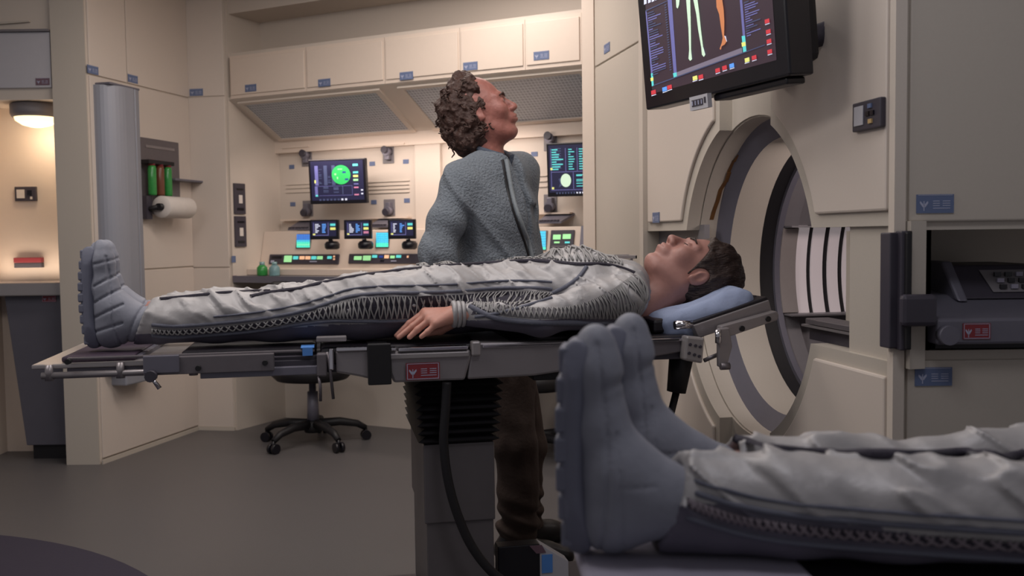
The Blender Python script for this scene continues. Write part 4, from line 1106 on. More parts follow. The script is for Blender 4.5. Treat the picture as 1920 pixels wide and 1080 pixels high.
def lacing(mb, top, bot, step, r=.0022, off=.004, mi=0, bvh=None, shift=1, mids=2):
    n = max(4, int(sum((top[i+1][0]-top[i][0]).length for i in range(len(top)-1))/step))
    def at(pn, t):
        x = t*(len(pn)-1); i = min(int(x), len(pn)-2); q = x-i; return pn[i][0].lerp(pn[i+1][0], q), pn[i][1].lerp(pn[i+1][1], q).normalized()
    for i in range(n-shift):
        for (s0, s1) in ((i, i+shift), (i+shift*.6, i)):
            a, na = at(top, min(1, s0/(n-1))); b, nb_ = at(bot, min(1, s1/(n-1))); pts = [a]
            for k in range(1, mids+1):
                q = k/(mids+1); p = a.lerp(b, q); nn = na.lerp(nb_, q).normalized()
                if bvh is not None:
                    h = bvh.find_nearest(p)
                    if h[0] is not None: p = h[0]+h[1]*off
                pts.append(p)
            pts.append(b); mb.tube(pts, r, 5, mi, caps=False)
    return mb

def head_sdf(P, closed=False, man=False):
    """+x face, +z crown, origin mid-head, metres"""
    Y = np.abs(P[:, 1]); Q = P.copy(); Q[:, 1] = Y
    d = ell(P, (-.018, 0, .032), (.100, .077, .100))
    d = U(d, ell(P, (.022, 0, -.028), (.066, .060, .092)), .03)
    d = U(d, cap(Q, (-.012, .052, -.058), (.05, .026, -.098), .016, .017), .03)
    d = U(d, ell(P, (.064, 0, -.100), (.024, .026, .020)), .02)
    d = U(d, cap(Q, (.082, .010, .026), (.066, .045, .022), .010, .009), .016)
    d = U(d, ell(Q, (.060, .042, -.022), (.024, .020, .024)), .024)
    d = U(d, cap(P, (.084, 0, .014), (.108, 0, -.026), .0075, .0125), .010)
    d = U(d, ell(Q, (.098, .012, -.031), (.012, .0085, .009)), .007)
    d = SUB(d, ell(Q, (.104, .007, -.042), (.006, .004, .006)), .003)
    d = SUB(d, ell(Q, (.099, .031, .004), (.020, .020, .013)), .012)
    d = U(d, ell(Q, (.073, .031, .003), (.0165, .0165, .0135 if closed else .0145)), .003)
    if not closed:
        d = SUB(d, ell(Q, (.092, .031, .002), (.008, .014, .0045)), .002)
    d = U(d, ell(P, (.082, 0, -.060), (.022, .030, .020)), .014)
    d = U(d, cap(Q, (.101, .0, -.0545), (.088, .021, -.060), .0058, .003), .004)
    d = U(d, cap(Q, (.099, .0, -.068), (.088, .019, -.065), .0066, .003), .004)
    d = SUB(d, cap(Q, (.106, .0, -.0612), (.090, .024, -.0625), .0016, .0014), .003)
    # ears
    E = Q.copy()
    e = ell(E, (-.012, .079, -.006), (.018, .009, .032)); e = SUB(e, ell(E, (-.006, .090, -.002), (.011, .009, .021)), .005)
    e = U(e, ell(E, (.0, .080, -.028), (.008, .006, .010)), .006); d = U(d, e, .006)
    return d
def neck_sdf(P, d, end=(-.05, 0, -.20)):
    d = U(d, cap(P, (-.022, 0, -.05), end, .056, .062), .028)
    return d
# ================================================================== PATIENT ON THE TABLE
def L(px, py, y): return A(BF.P(px, py, y))
def boot(mk, fr, name_parent, style, prefix=''):
    """mk: 4x4 from boot space (x heel side -> leg, z toe up, y across; 0.31 tall) to the parent's frame"""
    def fn(P):
        S_ = (1, 1.06, 1)
        d = chain(P, [(.044, 0, .277), (.042, 0, .245), (.048, 0, .17), (.070, 0, .110), (.072, 0, .060)], [.028, .037, .040, .050, .053], .02, S_)
        d = U(d, chain(P, [(.080, 0, .10), (.120, 0, .076), (.185, 0, .062)], [.048, .049, .042], .03), .03)
        d = U(d, ell(P, (.062, 0, .052), (.048, .045, .052)), .02)
        # upper meets the midsole
        if style == 1:
            u = P[:, 0]; z = P[:, 2]
            for zc, sl, dep in ((.245, .25, .004), (.195, .55, .006), (.150, .55, .006), (.105, .45, .006), (.060, .3, .006)):
                t = (z-zc)-(u-.07)*sl; d = d+dep*np.exp(-(t/.0035)**2)*(u < .115)*(u > .03)
            t = u-(.070+.12*np.clip(.22-z, -.05, .2)); d = d+.004*np.exp(-(t/.003)**2)*(z < .26)
            t = u-(.030); d = d+.003*np.exp(-(t/.003)**2)
            t = (u-.155)-(z-.1)*.5; d = d+.005*np.exp(-(t/.003)**2); d = d-.003*np.exp(-((t-.018)/.010)**2)
        else:
            u = P[:, 0]; z = P[:, 2]
            t = u-(.050+.012*np.sin(z*12)); d = d+.0035*np.exp(-(t/.003)**2)*(z < .285)
            t = u-(.075+.05*np.clip(.17-z, 0, .2)); d = d+.0025*np.exp(-(t/.0025)**2)*(z < .17)
            t = (z-.225)-(u-.06)*.2; d = d+.004*np.exp(-(t/.006)**2)*(u > .05)
            t = z-.10; d = d+.002*np.exp(-(t/.002)**2)*(u > .08)*(u < .13)
        return d
    v, f = sdf_mesh(fn, (-.02, -.075, -.015), (.285, .075, .33), .0035)
    up = np_mesh('boot', [(v, f, 0)], BOOT, name_parent, M=mk)
    def fs(P):
        p0 = [(.018, 0, .272), (.016, 0, .2), (.012, 0, .13), (.018, 0, .06), (.026, 0, .034)]
        d = chain(P, p0, [.022]*5, .01, (1, 1.9, 1))
        return SUB(d, .0-P[:, 0]-.001, .004) if True else d
    def fsole(P):
        d = rbox(P-np.stack([.010*np.sin(np.clip(P[:, 2], 0, .3)*10.5)*-1+.0*P[:, 2], P[:, 1]*0, P[:, 2]*0], -1), (.020, 0, .143), (.018, .047, .143), .016)
        d = np.maximum(d, ell(P, (.02, 0, .15), (.09, .056, .16)))
        return d
    v, f = sdf_mesh(fsole, (-.02, -.06, -.02), (.06, .06, .32), .0035)
    so = np_mesh('sole', [(v, f, 0)], SOLE, up, M=mk)
    n = 9 if style == 1 else 7
    for k in range(n):
        z0 = .012+k*(.27/n); z1 = z0+.27/n-.005; zc_ = (z0+z1)/2; hw = .047*math.sqrt(max(.15, 1-((zc_-.15)/.165)**2))
        xo = .003-.010*math.sin(zc_*10.5)
        MB().box(xo-.006, xo+.012, -hw, hw, z0, z1, T=mk).build('tread', SOLE, up, bevel=.004)
    return up, (v, f)

# boot placement from the photographed outline
def patient():
    t = thing('person', 'patient in silver laced suit lying face up with head on a blue pillow', 'person', BF, (.35, 0, ZT))
    yn = -.125; yf = .12
    ank = L(292, 602, yn); kne = L(520, 592, yn); thi = L(680, 578, yn); hip = L(850, 562, yn*.75)
    zfix = lambda p, r: np.array([p[0], p[1], max(p[2], ZT+r*.93)])
    ank = zfix(ank, .052)
    def mir(p, y): q = p.copy(); q[1] = y; return q
    pel = L(880, 560, 0); wai = L(965, 548, 0); che = L(1075, 545, 0); uch = L(1150, 550, 0)
    pel[2] = ZT+.100; wai[2] = ZT+.105; che[2] = ZT+.118; uch[2] = ZT+.110
    shn = L(1165, 552, -.19); eln = L(1015, 598, -.27); wrn = L(872, 590, -.235)
    eln[2] = max(eln[2], ZT+.043); shn[2] = ZT+.098
    def legs(P, y, g=0):
        a, k, h_, hp_ = mir(ank, y), mir(kne, y), mir(thi, y), mir(hip, y*.8)
        return chain(P, [a-np.array([.05, 0, 0]), a*.5+k*.5, k, h_, hp_], [.060+g, .060+g, .066+g, .084+g, .096+g], .03)
    def arm(P, sg, g=0):
        s, e, w_ = mir(shn, -sg*shn[1] if sg > 0 else shn[1]), mir(eln, -sg*eln[1] if sg > 0 else eln[1]), mir(wrn, -sg*wrn[1] if sg > 0 else wrn[1])
        return chain(P, [s, s*.5+e*.5+np.array([0, 0, .004]), e, w_], [.070+g, .053+g, .043+g, .030+g], .03)
    def suit(P):
        d = chain(P, [pel, wai, che, uch], [.098, .094, .112, .098], .05, (1, 1.62, 1))
        d = U(d, legs(P, yn), .03); dl = legs(P, yf); d = U(d, dl, .012)
        d = U(d, cap(P, mir(shn, -.15), mir(shn, .15), .072, .072), .05)
        d = U(d, arm(P, -1), .022); d = U(d, arm(P, 1), .022)
        # neck opening
        # folds: slanting ridges whose spacing varies
        Q = P.copy(); 
        w1 = vnoise(np.stack([P[:, 0]*1.0+P[:, 2]*.9, P[:, 1]*.5, P[:, 2]*.35-P[:, 0]*.1], -1), 46, 3)
        w2 = vnoise(np.stack([P[:, 0]-P[:, 2]*.7, P[:, 1], P[:, 2]*.5], -1), 17, 5)
        w3 = np.clip(.10-np.abs(vnoise(np.stack([P[:, 0]*1.1+P[:, 2]*1.0, P[:, 1]*.6, P[:, 2]*.3], -1), 22, 7)), 0, 1)*.07
        calm = np.clip((P[:, 2]-(ZT+.055))/.04, 0, 1)
        leg_ = np.clip((.45-P[:, 0])/.2, 0, 1)
        d = d+(w1*.0085*(1+.5*leg_)+w2*.009-w3)*calm
        cuff = np.abs(P[:, 0]-(ank[0]+.01)); d = d-.004*np.exp(-(cuff/.012)**2)*(P[:, 0] < 0)
        d = np.maximum(d, ((ank[0]-.060)+(P[:, 2]-ZT)*.42-P[:, 0])*.92)
        # wrist ends
        d = np.maximum(d, -(cap(P, mir(wrn, wrn[1])-np.array([.10, 0, 0]), mir(wrn, wrn[1])-np.array([.045, 0, 0]), .05, .05)))
        d = U(d, cap(P, che+np.array([.13, 0, .0]), che+np.array([.165, 0, .02]), .065, .062, (1, 1.1, 1)), .03)
        # flat on the pad
        return -U(-d, P[:, 2]-ZT-.001, .012)
    v, f = sdf_mesh(suit, (-.56, -.36, ZT-.02), (1.12, .36, ZT+.30), .006)
    fz = v[f].mean(1); lo_ = fz[:, 2] < ZT+.052+.010*np.sin(fz[:, 0]*3)  # low faces take the darker fabric with painted shade
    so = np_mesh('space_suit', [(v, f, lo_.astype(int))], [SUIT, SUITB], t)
    bv = bvh_of(v, f)
    # piping and lacing
    mb = MB()
    cen = surf(BF, bv, [(470, 556), (500, 549), (530, 545), (562, 541), (600, 531), (650, 521), (700, 513), (770, 504), (850, 497), (900, 494), (960, 490), (1020, 489), (1080, 496), (1130, 495), (1165, 502), (1190, 512)], 6)
    ribbon(mb, relax(cen), .012, .003)
    leg2 = surf(BF, bv, [(300, 561), (350, 556), (420, 549), (480, 545), (505, 546)], 6, miss=0); ribbon(mb, relax(leg2), .010, .003)
    mb.build('piping', SUITN, so, label='dark seam piping')
    topc = [(285, 616), (330, 619), (400, 614), (480, 606), (560, 592), (620, 574), (660, 562), (720, 557), (780, 556), (860, 553), (940, 547), (1000, 547), (1035, 549)]
    botc = [(285, 624), (330, 627), (400, 623), (480, 616), (560, 603), (620, 597), (660, 597), (720, 598), (780, 596), (860, 592), (920, 585), (975, 572), (1035, 553)]
    top = relax(surf(BF, bv, topc, 10), 4); bot = relax(surf(BF, bv, botc, 10), 4)
    mb = MB(); vs = []; fs = []; K = 7
    for i in range(min(len(top), len(bot))):
        for k in range(K):
            p = top[i][0].lerp(bot[i][0], k/(K-1)); h_ = bv.find_nearest(p); vs.append(h_[0]+h_[1]*.0022)
    for i in range(min(len(top), len(bot))-1):
        for k in range(K-1): fs.append((i*K+k, i*K+k+1, i*K+K+k+1, i*K+K+k))
    mb.add(vs, fs, 0, True).build('side_panel', SUITN, so, label='dark mesh side panel')
    mb = MB(); lacing(mb, top, bot, .0155, .0021, .005, bvh=bv, mids=3); mb.build('lacing', LACE, so, label='zigzag grey cord lacing')
    mb = MB()
    up_ = [(a, b-7) for a, b in topc]; lo_ = [(a, b+5) for a, b in botc]
    for q in (up_, lo_): ribbon(mb, relax(surf(BF, bv, q, 8), 4), .010, .003)
    for q in ([(a, b-20) for a, b in topc[2:]],): ribbon(mb, relax(surf(BF, bv, q, 8), 4), .006, .0025)
    mb.build('seam_band', SUITD, so, label='grey-blue seam bands')
    # belly lace
    T2 = relax(surf(BF, bv, [(790, 501), (850, 493), (900, 490), (950, 486), (1000, 485), (1050, 488), (1100, 491), (1150, 493), (1170, 499)], 8), 3)
    mb = MB(); T2 = resample(T2, .0115)
    for i, (p, nn) in enumerate(T2):
        pts = []; sl = .012 if i % 2 else -.006
        for k in range(7):
            h_ = bv.find_nearest(p+Vector((sl*k/4, .018*k, .012*k))); pts.append(h_[0]+h_[1]*.003)
        mb.tube(pts, .0027, 6, caps=True)
    mb.build('lacing', LACE, so, label='ribbed cord lacing over the belly')
    ta = [(790, 498), (850, 484), (900, 478), (950, 470), (1000, 467), (1050, 465), (1100, 470), (1150, 482), (1178, 494)]
    tb_ = [(790, 501), (850, 493), (900, 490), (950, 486), (1000, 485), (1050, 488), (1100, 491), (1150, 493), (1178, 500)]
    # arm lace
    aa = [(885, 566), (930, 572), (1000, 577), (1060, 576), (1105, 564), (1145, 545), (1175, 525), (1192, 512)]
    ab = [(885, 571), (930, 588), (1000, 596), (1060, 597), (1110, 597), (1160, 597), (1195, 590), (1214, 560)]
    T1 = relax(surf(BF, bv, aa, 8, miss=-.2), 3); T2 = relax(surf(BF, bv, ab, 8, miss=-.2), 3)
    mb = MB(); lacing(mb, T1, T2, .013, .0021, .005, bvh=bv, mids=4); mb.build('lacing', LACE, so, label='cord lacing along the sleeve and shoulder')
    mb = MB(); vs = []; fs = []; K = 9
    for i in range(min(len(T1), len(T2))):
        for k in range(K):
            p = T1[i][0].lerp(T2[i][0], k/(K-1)); h_ = bv.find_nearest(p); vs.append(h_[0]+h_[1]*.0020)
    for i in range(min(len(T1), len(T2))-1):
        for k in range(K-1): fs.append((i*K+k, i*K+k+1, i*K+K+k+1, i*K+K+k))
    mb.add(vs, fs, 0, True).build('sleeve_panel', MGREY, so, label='grey mesh sleeve panel')
    mb = MB(); ribbon(mb, relax(surf(BF, bv, [(880, 574), (930, 597), (1000, 605), (1080, 606), (1150, 606)], 8), 4), .016, .004)
    ribbon(mb, relax(surf(BF, bv, [(1100, 500), (1085, 520), (1060, 538), (1030, 552)], 6), 4), .012, .003)
    mb.build('seam_band', SUITD, so, label='grey sleeve seam')
    # cuff
    mb = MB(); w_ = Vector(wrn)
    for k in range(3): mb.tube([w_+Vector((-.030+k*.012, 0, .002+.03*math.sin(a))) + Vector((0, .03*math.cos(a), 0)) for a in [2*math.pi*i/20 for i in range(20)]], .0075-.001*k, 8, closed=True)
    mb.build('cuff', SUIT, so)
    # head, neck and hands (one skin mesh with a hidden core)
    th = math.radians(17)
    hc = L(1293, 509, -.02)
    fwd = Vector((-math.sin(th), -.06, math.cos(th))).normalized(); upv = Vector((math.cos(th), 0, math.sin(th))); upv = (upv-fwd*upv.dot(fwd)).normalized(); side = upv.cross(fwd)
    HM = Matrix.Identity(4)
    for i in range(3): HM[i][0] = fwd[i]*1.04; HM[i][1] = side[i]*1.04; HM[i][2] = upv[i]*1.04; HM[i][3] = hc[i]
    v1, f1 = sdf_mesh(lambda P: neck_sdf(P, head_sdf(P, closed=True), (-.055, 0, -.19)), (-.14, -.11, -.25), (.14, .11, .15), .0032)
    v1 = np.array([tuple(HM @ Vector(p)) for p in v1])
    hand = []
    # near hand: palm resting on the pad edge, fingers toward the feet
    def hand_fn(sg):
        y0 = wrn[1] if sg < 0 else -wrn[1]
        W0 = np.array([wrn[0], y0, wrn[2]]); kn = L(790, 598, y0-.0*sg); tip1 = L(748, 630, y0); 
        def pt(px, py, dy): q = L(px, py, wrn[1]+dy); q[1] = y0+(dy if sg < 0 else -dy); q[2] = max(q[2], ZT+.006); return q
        fing = [  # dy across (near = negative), knuckle px, mid px, tip px
            ((797, 585), (768, 606), (744, 629), .030, .0088), ((800, 591), (774, 612), (748, 632), .012, .0092), ((806, 600), (783, 618), (768, 632), -.008, .0088), ((818, 607), (802, 622), (790, 631), -.026, .0078)]
        return W0, pt, fing
    for sg in (-1, 1):
        W0, pt, fing = hand_fn(sg)
        palm_c = pt(832, 598, -.0); thumb = [pt(850, 604, .035), pt(826, 620, .05), pt(800, 626, .052)]
        kns = [pt(*k, dy) for k, _, _, dy, _ in fing]; mids_ = [pt(*m_, dy*1.05) for _, m_, _, dy, _ in fing]; tips = [pt(*e_, dy*1.1) for _, _, e_, dy, _ in fing]
        def hf(P):
            d = chain(P, [W0+np.array([.09, 0, .0]), W0-np.array([.02, 0, 0])], [.030, .025], .01, (1, 1.15, .9))
            for i, kk in enumerate(kns): d = U(d, chain(P, [W0-np.array([.03, 0, 0])+np.array([0, kk[1]-W0[1], 0])*.45, kk], [.018, .0125], .012), .016)
            e = None
            for i, (kk, m_, tp) in enumerate(zip(kns, mids_, tips)):
                r = fing[i][4]; q = chain(P, [kk, m_, tp], [r*1.12, r, r*.80], .004); e = q if e is None else np.minimum(e, q)
            d = U(d, e, .005); d = U(d, chain(P, thumb, [.016, .011, .0085], .006), .008)
            return d
        lo = np.minimum.reduce(tips+[thumb[2]])-.03; hi = np.maximum(W0+np.array([.13, .05, .05]), W0+.05); lo[1] = min(lo[1], y0_ := W0[1]-.09); hi[1] = max(hi[1], W0[1]+.09)
        hand.append(sdf_mesh(hf, lo, hi, .0026))
    core = lambda P: U(chain(P, [pel, wai, che, uch], [.07, .07, .085, .07], .05, (1, 1.5, 1)), U(U(legs(P, yn, -.02), legs(P, yf, -.02), .01), U(arm(P, -1, -.018), arm(P, 1, -.018), .01), .02), .02)
    vc, fc = sdf_mesh(core, (-.50, -.34, ZT), (1.12, .34, ZT+.26), .012)
    body = np_mesh('body', [(v1, f1, 0), (hand[0][0], hand[0][1], 1), (hand[1][0], hand[1][1], 1), (vc, fc, 0)], [SKIN, SKIN3], t)
    # eyebrows, closed lashes
    mb = MB()
    for sg in (-1, 1):
        mb.tube([HM @ Vector(p) for p in ((.094, sg*.014, .024), (.091, sg*.030, .030), (.080, sg*.046, .026))], [.003, .0036, .002], 6)
        mb.tube([HM @ Vector(p) for p in ((.0885, sg*.020, -.001), (.0905, sg*.031, -.004), (.085, sg*.043, -.001))], .0011, 5)
    mb.build('eyebrow', HAIR, body)
    # hair
    def hair(P):
        d = ell(P, (-.028, 0, .040), (.116, .090, .117))
        nz = vnoise(P*np.array([1, 1, .35]), 90, 11)*.008+vnoise(P, 35, 12)*.010
        d = d+nz
        front = P[:, 0]-(.078-.9*np.clip(.095-P[:, 2], 0, .3)*1.0)   # hairline slants back to the ear
        front = np.minimum(front, 10)
        hl = np.where(P[:, 2] > .055, P[:, 0]-.072-.25*(P[:, 2]-.09), P[:, 0]-(.052-.45*(.055-P[:, 2])))
        d = np.maximum(d, hl*.7)
        earcut = ell(np.stack([P[:, 0], np.abs(P[:, 1]), P[:, 2]], -1), (-.004, .09, -.008), (.026, .03, .036))
        d = SUB(d, earcut, .006)
        d = np.maximum(d, -P[:, 2]-.075)
        return d
    v2, f2 = sdf_mesh(hair, (-.18, -.13, -.10), (.12, .13, .19), .0032)
    np_mesh('hair', [(v2, f2, 0)], HAIR, body, M=HM)
    # collar
    col = Vector(tuple(che))+Vector((.135, 0, .0))
    # boots
    for (y, px) in ((yn, 0), (yf, 0)):
        s0 = BF.P(154, 560, yn).x; s1 = BF.P(290, 570, yn).x
        z0 = ZT+.006; topz = BF.P(200, 449, yn).z
        k = (topz-z0)/.305
        M = Matrix.Translation((s0+.012+(0.0 if y < 0 else -.040), y, z0)) @ Matrix.Rotation(math.radians(-3 if y < 0 else 4), 4, 'Z') @ Matrix.Diagonal((k*.95, k, k, 1))
        boot(M, BF, t, 1)
    return t
patient()
# pillow
def pillow():
    a = BF.P(1300, 590, 0)
    c = BF.P(1297, 582, -.03); th = math.radians(17)
    M = Matrix.Translation((c.x, -.02, c.z)) @ Matrix.Rotation(-th, 4, 'Y')
    def fn(P):
        d = rbox(P, (-.022, .0, .002), (.145, .200, .044), .036)
        d = d-.012*np.exp(-(P[:, 0]**2+P[:, 1]**2)/.02)*0
        pinch = (np.abs(P[:, 0])/.125)**2*(np.abs(P[:, 1])/.2)**2
        d = d+.016*pinch+vnoise(P, 17, 4)*.026+vnoise(P*np.array([1, .5, 1]), 45, 9)*.004
        d = d-.030*np.exp(-((P[:, 0]-.14)**2+(P[:, 1]+.20)**2)/.002)
        dent = ell(P, (.01, .02, .075), (.13, .11, .062)); return SUB(d, dent, .02)
    v, f = sdf_mesh(fn, (-.19, -.27, -.09), (.17, .25, .09), .006)
    o = np_mesh('pillow', [(v, f, 0)], BLUEP, None, M=M); o.matrix_world = BF.M
    tag(o, 'soft pale blue pillow under the head of the sleeping patient', 'pillow')
pillow()
# ================================================================== STANDING MAN
def man():
    W = lambda px, py, Y: A(WY(px, py, Y))
    base = W(960, 1020, 3.42)
    t = thing('person', 'standing man with curly brown hair and blue-grey jacket looking up at the display', 'person', ID, (base[0], base[1], 0))
    Y0 = 3.44
    fx, fy = .86, -.51                      # facing direction
    Rm = np.array([[fx, fy, 0], [-fy, fx, 0], [0, 0, 1.]])   # world -> torso axes (x forward, y left)
    pel = W(935, 600, Y0); wai = W(930, 500, Y0); che = W(925, 400, Y0); uch = W(928, 340, Y0); nk = W(922, 300, Y0)
    shn = W(866, 345, Y0-.13); eln = W(822, 478, Y0-.20); wrn = W(868, 600, Y0-.16)
    shf = W(975, 320, Y0+.13); elf = W(990, 480, Y0+.16); wrf = W(1000, 600, Y0+.05)
    def tor(P, pts, rs, k, sc):
        return chain((P-che)@Rm.T, [(p-che)@Rm.T for p in pts], rs, k, sc)
    def jacket(P):
        d = tor(P, [W(932, 660, Y0), wai, che, uch], [.118, .115, .122, .092], .06, (1, 1.32, 1))
        d = U(d, cap(P, shn, shf, .066, .062), .07)
        d = U(d, chain(P, [nk+np.array([-.006, 0, -.05]), nk+np.array([.0, 0, -.022])], [.082, .072], .02), .035)
        arm = chain(P, [shn, shn*.45+eln*.55+np.array([-.012, 0, 0]), eln, wrn], [.066, .066, .056, .042], .02)
        d = U(d, arm, .016)
        d = U(d, chain(P, [shf, elf, wrf], [.058, .052, .04], .02), .03)
        w1 = vnoise(np.stack([P[:, 0]*.8+P[:, 2]*.8, P[:, 1]*.4, P[:, 2]*.25-P[:, 0]*.2], -1), 18, 21)
        w2 = vnoise(np.stack([P[:, 0]*.5-P[:, 2]*.6, P[:, 1], P[:, 2]*.7], -1), 11, 22)
        w3 = np.clip(.10-np.abs(vnoise(np.stack([P[:, 0]*.9+P[:, 2]*.7, P[:, 1]*.5, P[:, 2]*.5-P[:, 0]*.3], -1), 7.5, 25)), 0, 1)*.14
        d = d+w1*.014+w2*.010-w3
        # neck hole and flat hem
        q = (P-nk)@Rm.T
        d = SUB(d, chain(q, [(.012, 0, -.045), (.020, 0, .10)], [.060, .090], .01), .006)
        # open front: V cut below the neck, then a step where one side laps the other
        d = SUB(d, cap(q, (.085, 0.0, .05), (.150, .004, -.16), .036, .006), .006)
        g = np.exp(-((q[:, 1]-.010)/.006)**2)*(q[:, 0] > 0); d = d+g*.010
        d = d-.006*np.clip((q[:, 1]-.012)/.01, 0, 1)*(q[:, 0] > 0)*np.clip((.09-q[:, 1])/.05, 0, 1)
        return np.maximum(d, W(930, 662, Y0)[2]-P[:, 2])
    lo = (-.48, 3.05, .68); hi = (.30, 3.86, 1.56)
    v, f = sdf_mesh(jacket, lo, hi, .0062)
    jk = np_mesh('jacket', [(v, f, 0)], JACK, t); bv = bvh_of(v, f)
    mb = MB()
    z = surf(ID, bv, [(949, 300), (955, 335), (962, 372), (971, 402), (982, 432), (993, 462), (1001, 500)], 6)
    ribbon(mb, relax(z), .016, .007)
    z2 = surf(ID, bv, [(942, 300), (948, 335), (955, 372), (964, 402), (975, 432), (986, 462), (994, 500)], 6); ribbon(mb, relax(z2), .010, .003, 1)
    mb.build('front_band', [JACKT, BLACK], jk)
    cl = surf(ID, bv, [(864, 306), (880, 310), (900, 314), (922, 318), (942, 318)], 6)
    if len(cl) > 5: ribbon(mb, relax(cl), .030, .007, 1)
    # collar ring
    q0 = Vector(nk); mb = MB(); Ri = Matrix(Rm.T.tolist())
    pts = []
    for i in range(26):
        a = math.radians(25+310*i/25); pts.append(q0+Ri @ Vector((.080*math.cos(a)-.006, .078*math.sin(a), .034-.030*math.cos(a))))
    for k in range(2): mb.tube([p+Vector((0, 0, -.016*k)) for p in pts], .0115, 8, 1)
    mb.build('collar', [JACKT, COLL], jk)
    # trousers
    hipn = W(948, 640, Y0-.08); hipf = W(945, 640, Y0+.08)
    kn = W(968, 830, Y0-.09); kf = W(985, 825, Y0+.10); an = W(972, 990, Y0-.07); af = W(985, 985, Y0+.14)
    def pants(P):
        d = U(chain(P, [hipn, kn, an], [.098, .074, .070], .03), chain(P, [hipf, kf, af], [.098, .072, .066], .03), .02)
        d = U(d, cap(P, W(940, 650, Y0), W(940, 610, Y0), .125, .12), .05)
        w1 = vnoise(np.stack([P[:, 0]*.5+P[:, 2]*.3, P[:, 1]*.5, P[:, 2]], -1), 16, 31)*.018+vnoise(P*np.array([1, 1, .5]), 34, 32)*.008
        low = np.exp(-((P[:, 2]-.16)/.07)**2)*.010*np.sin(P[:, 2]*95+P[:, 0]*40)
        d = d+w1+low
        return np.maximum(d, .075-P[:, 2])
    v, f = sdf_mesh(pants, (-.25, 3.15, .04), (.30, 3.80, 1.02), .007)
    np_mesh('trousers', [(v, f, 0)], PANTS, t)
    for (a, dx, dy, nm) in ((an, .98, -.12, 's'), (af, .95, .3, 's')):
        l = math.hypot(dx, dy); ux_, uy_ = dx/l, dy/l; c0 = np.array([a[0], a[1], 0])
        Rs = np.array([[ux_, uy_, 0], [-uy_, ux_, 0], [0, 0, 1.]])
        def shoe(P):
            q = (P-c0)@Rs.T; d = chain(q, [(-.05, 0, .05), (.02, 0, .055), (.10, 0, .042), (.165, 0, .034)], [.042, .046, .040, .034], .02, (1, .95, 1))
            d = U(d, cap(q, (-.03, 0, .06), (-.02, 0, .11), .045, .045), .02)
            return np.maximum(d, .003-P[:, 2])
        v, f = sdf_mesh(shoe, (c0[0]-.16, c0[1]-.2, -.01), (c0[0]+.28, c0[1]+.2, .18), .006)
        np_mesh('shoe', [(v, f, 0)], SHOE, t)
    # head
    tl = math.radians(24)
    hc = W(903, 212, Y0-.01)
    yaw = -.03
    fwd = Vector((math.cos(tl), yaw, math.sin(tl))).normalized(); upv = Vector((-math.sin(tl), .03, math.cos(tl))); upv = (upv-fwd*upv.dot(fwd)).normalized(); side = upv.cross(fwd)
    HM = Matrix.Identity(4); s_ = 1.04
    for i in range(3): HM[i][0] = fwd[i]*s_; HM[i][1] = side[i]*s_; HM[i][2] = upv[i]*s_; HM[i][3] = hc[i]
    nl = HM.inverted() @ Vector(tuple(nk+np.array([-.01, 0, -.05])))
    def hs_(P):
        d = head_sdf(P)
        d = U(d, cap(P, (-.022, 0, -.05), tuple(nl), .058, .066), .030)
        d = U(d, ell(P, (.035, 0, -.098), (.04, .035, .02)), .02)
        return d+vnoise(P, 60, 41)*.0015
    v1, f1 = sdf_mesh(hs_, (-.16, -.11, -.27), (.14, .11, .15), .0032)
    v1 = np.array([tuple(HM @ Vector(p)) for p in v1])
    def core(P):
        d = chain(P, [pel, wai, che, nk], [.09, .085, .09, .05], .05)
        d = U(d, cap(P, shn, shf, .045, .045), .04)
        d = U(d, chain(P, [shn, eln, wrn], [.045, .036, .028], .01), .01); d = U(d, chain(P, [shf, elf, wrf], [.045, .036, .028], .01), .01)
        d = U(d, chain(P, [hipn, kn, an*1.0+np.array([0, 0, .02])], [.07, .05, .04], .02), .02); d = U(d, chain(P, [hipf, kf, af+np.array([0, 0, .02])], [.07, .05, .04], .02), .02)
        return d
    vc, fc = sdf_mesh(core, (-.40, 3.10, .02), (.30, 3.80, 1.56), .013)
    hands = []
    for w_, e_ in ((wrn, eln), (wrf, elf)):
        dr = (w_-e_)/np.linalg.norm(w_-e_); sd = np.array([-dr[2], 0, dr[0]]); pc = w_+dr*.07
        sd = sd/np.linalg.norm(sd)
        def hf(P):
            d = chain(P, [w_-dr*.02, pc], [.027, .030], .01); 
            for i in range(4):
                b_ = pc+sd*(.026-.018*i)+dr*.01; l = (.035, .04, .037, .028)[i]
                d = U(d, chain(P, [b_, b_+dr*l, b_+dr*(l*1.6)+np.array([.012, 0, 0])], [.0095, .009, .0075], .003), .004)
            d = U(d, chain(P, [w_+dr*.03+sd*.02, w_+dr*.06+sd*.045, w_+dr*.09+sd*.05], [.014, .011, .009], .005), .006); return d
        lo_ = np.minimum(w_, pc)-.12; hi_ = np.maximum(w_, pc)+.12
        hands.append((*sdf_mesh(hf, lo_, hi_, .0045), 0))
    body = np_mesh('body', [(v1, f1, 0), (vc, fc, 0)]+hands, [SKIN2], t)
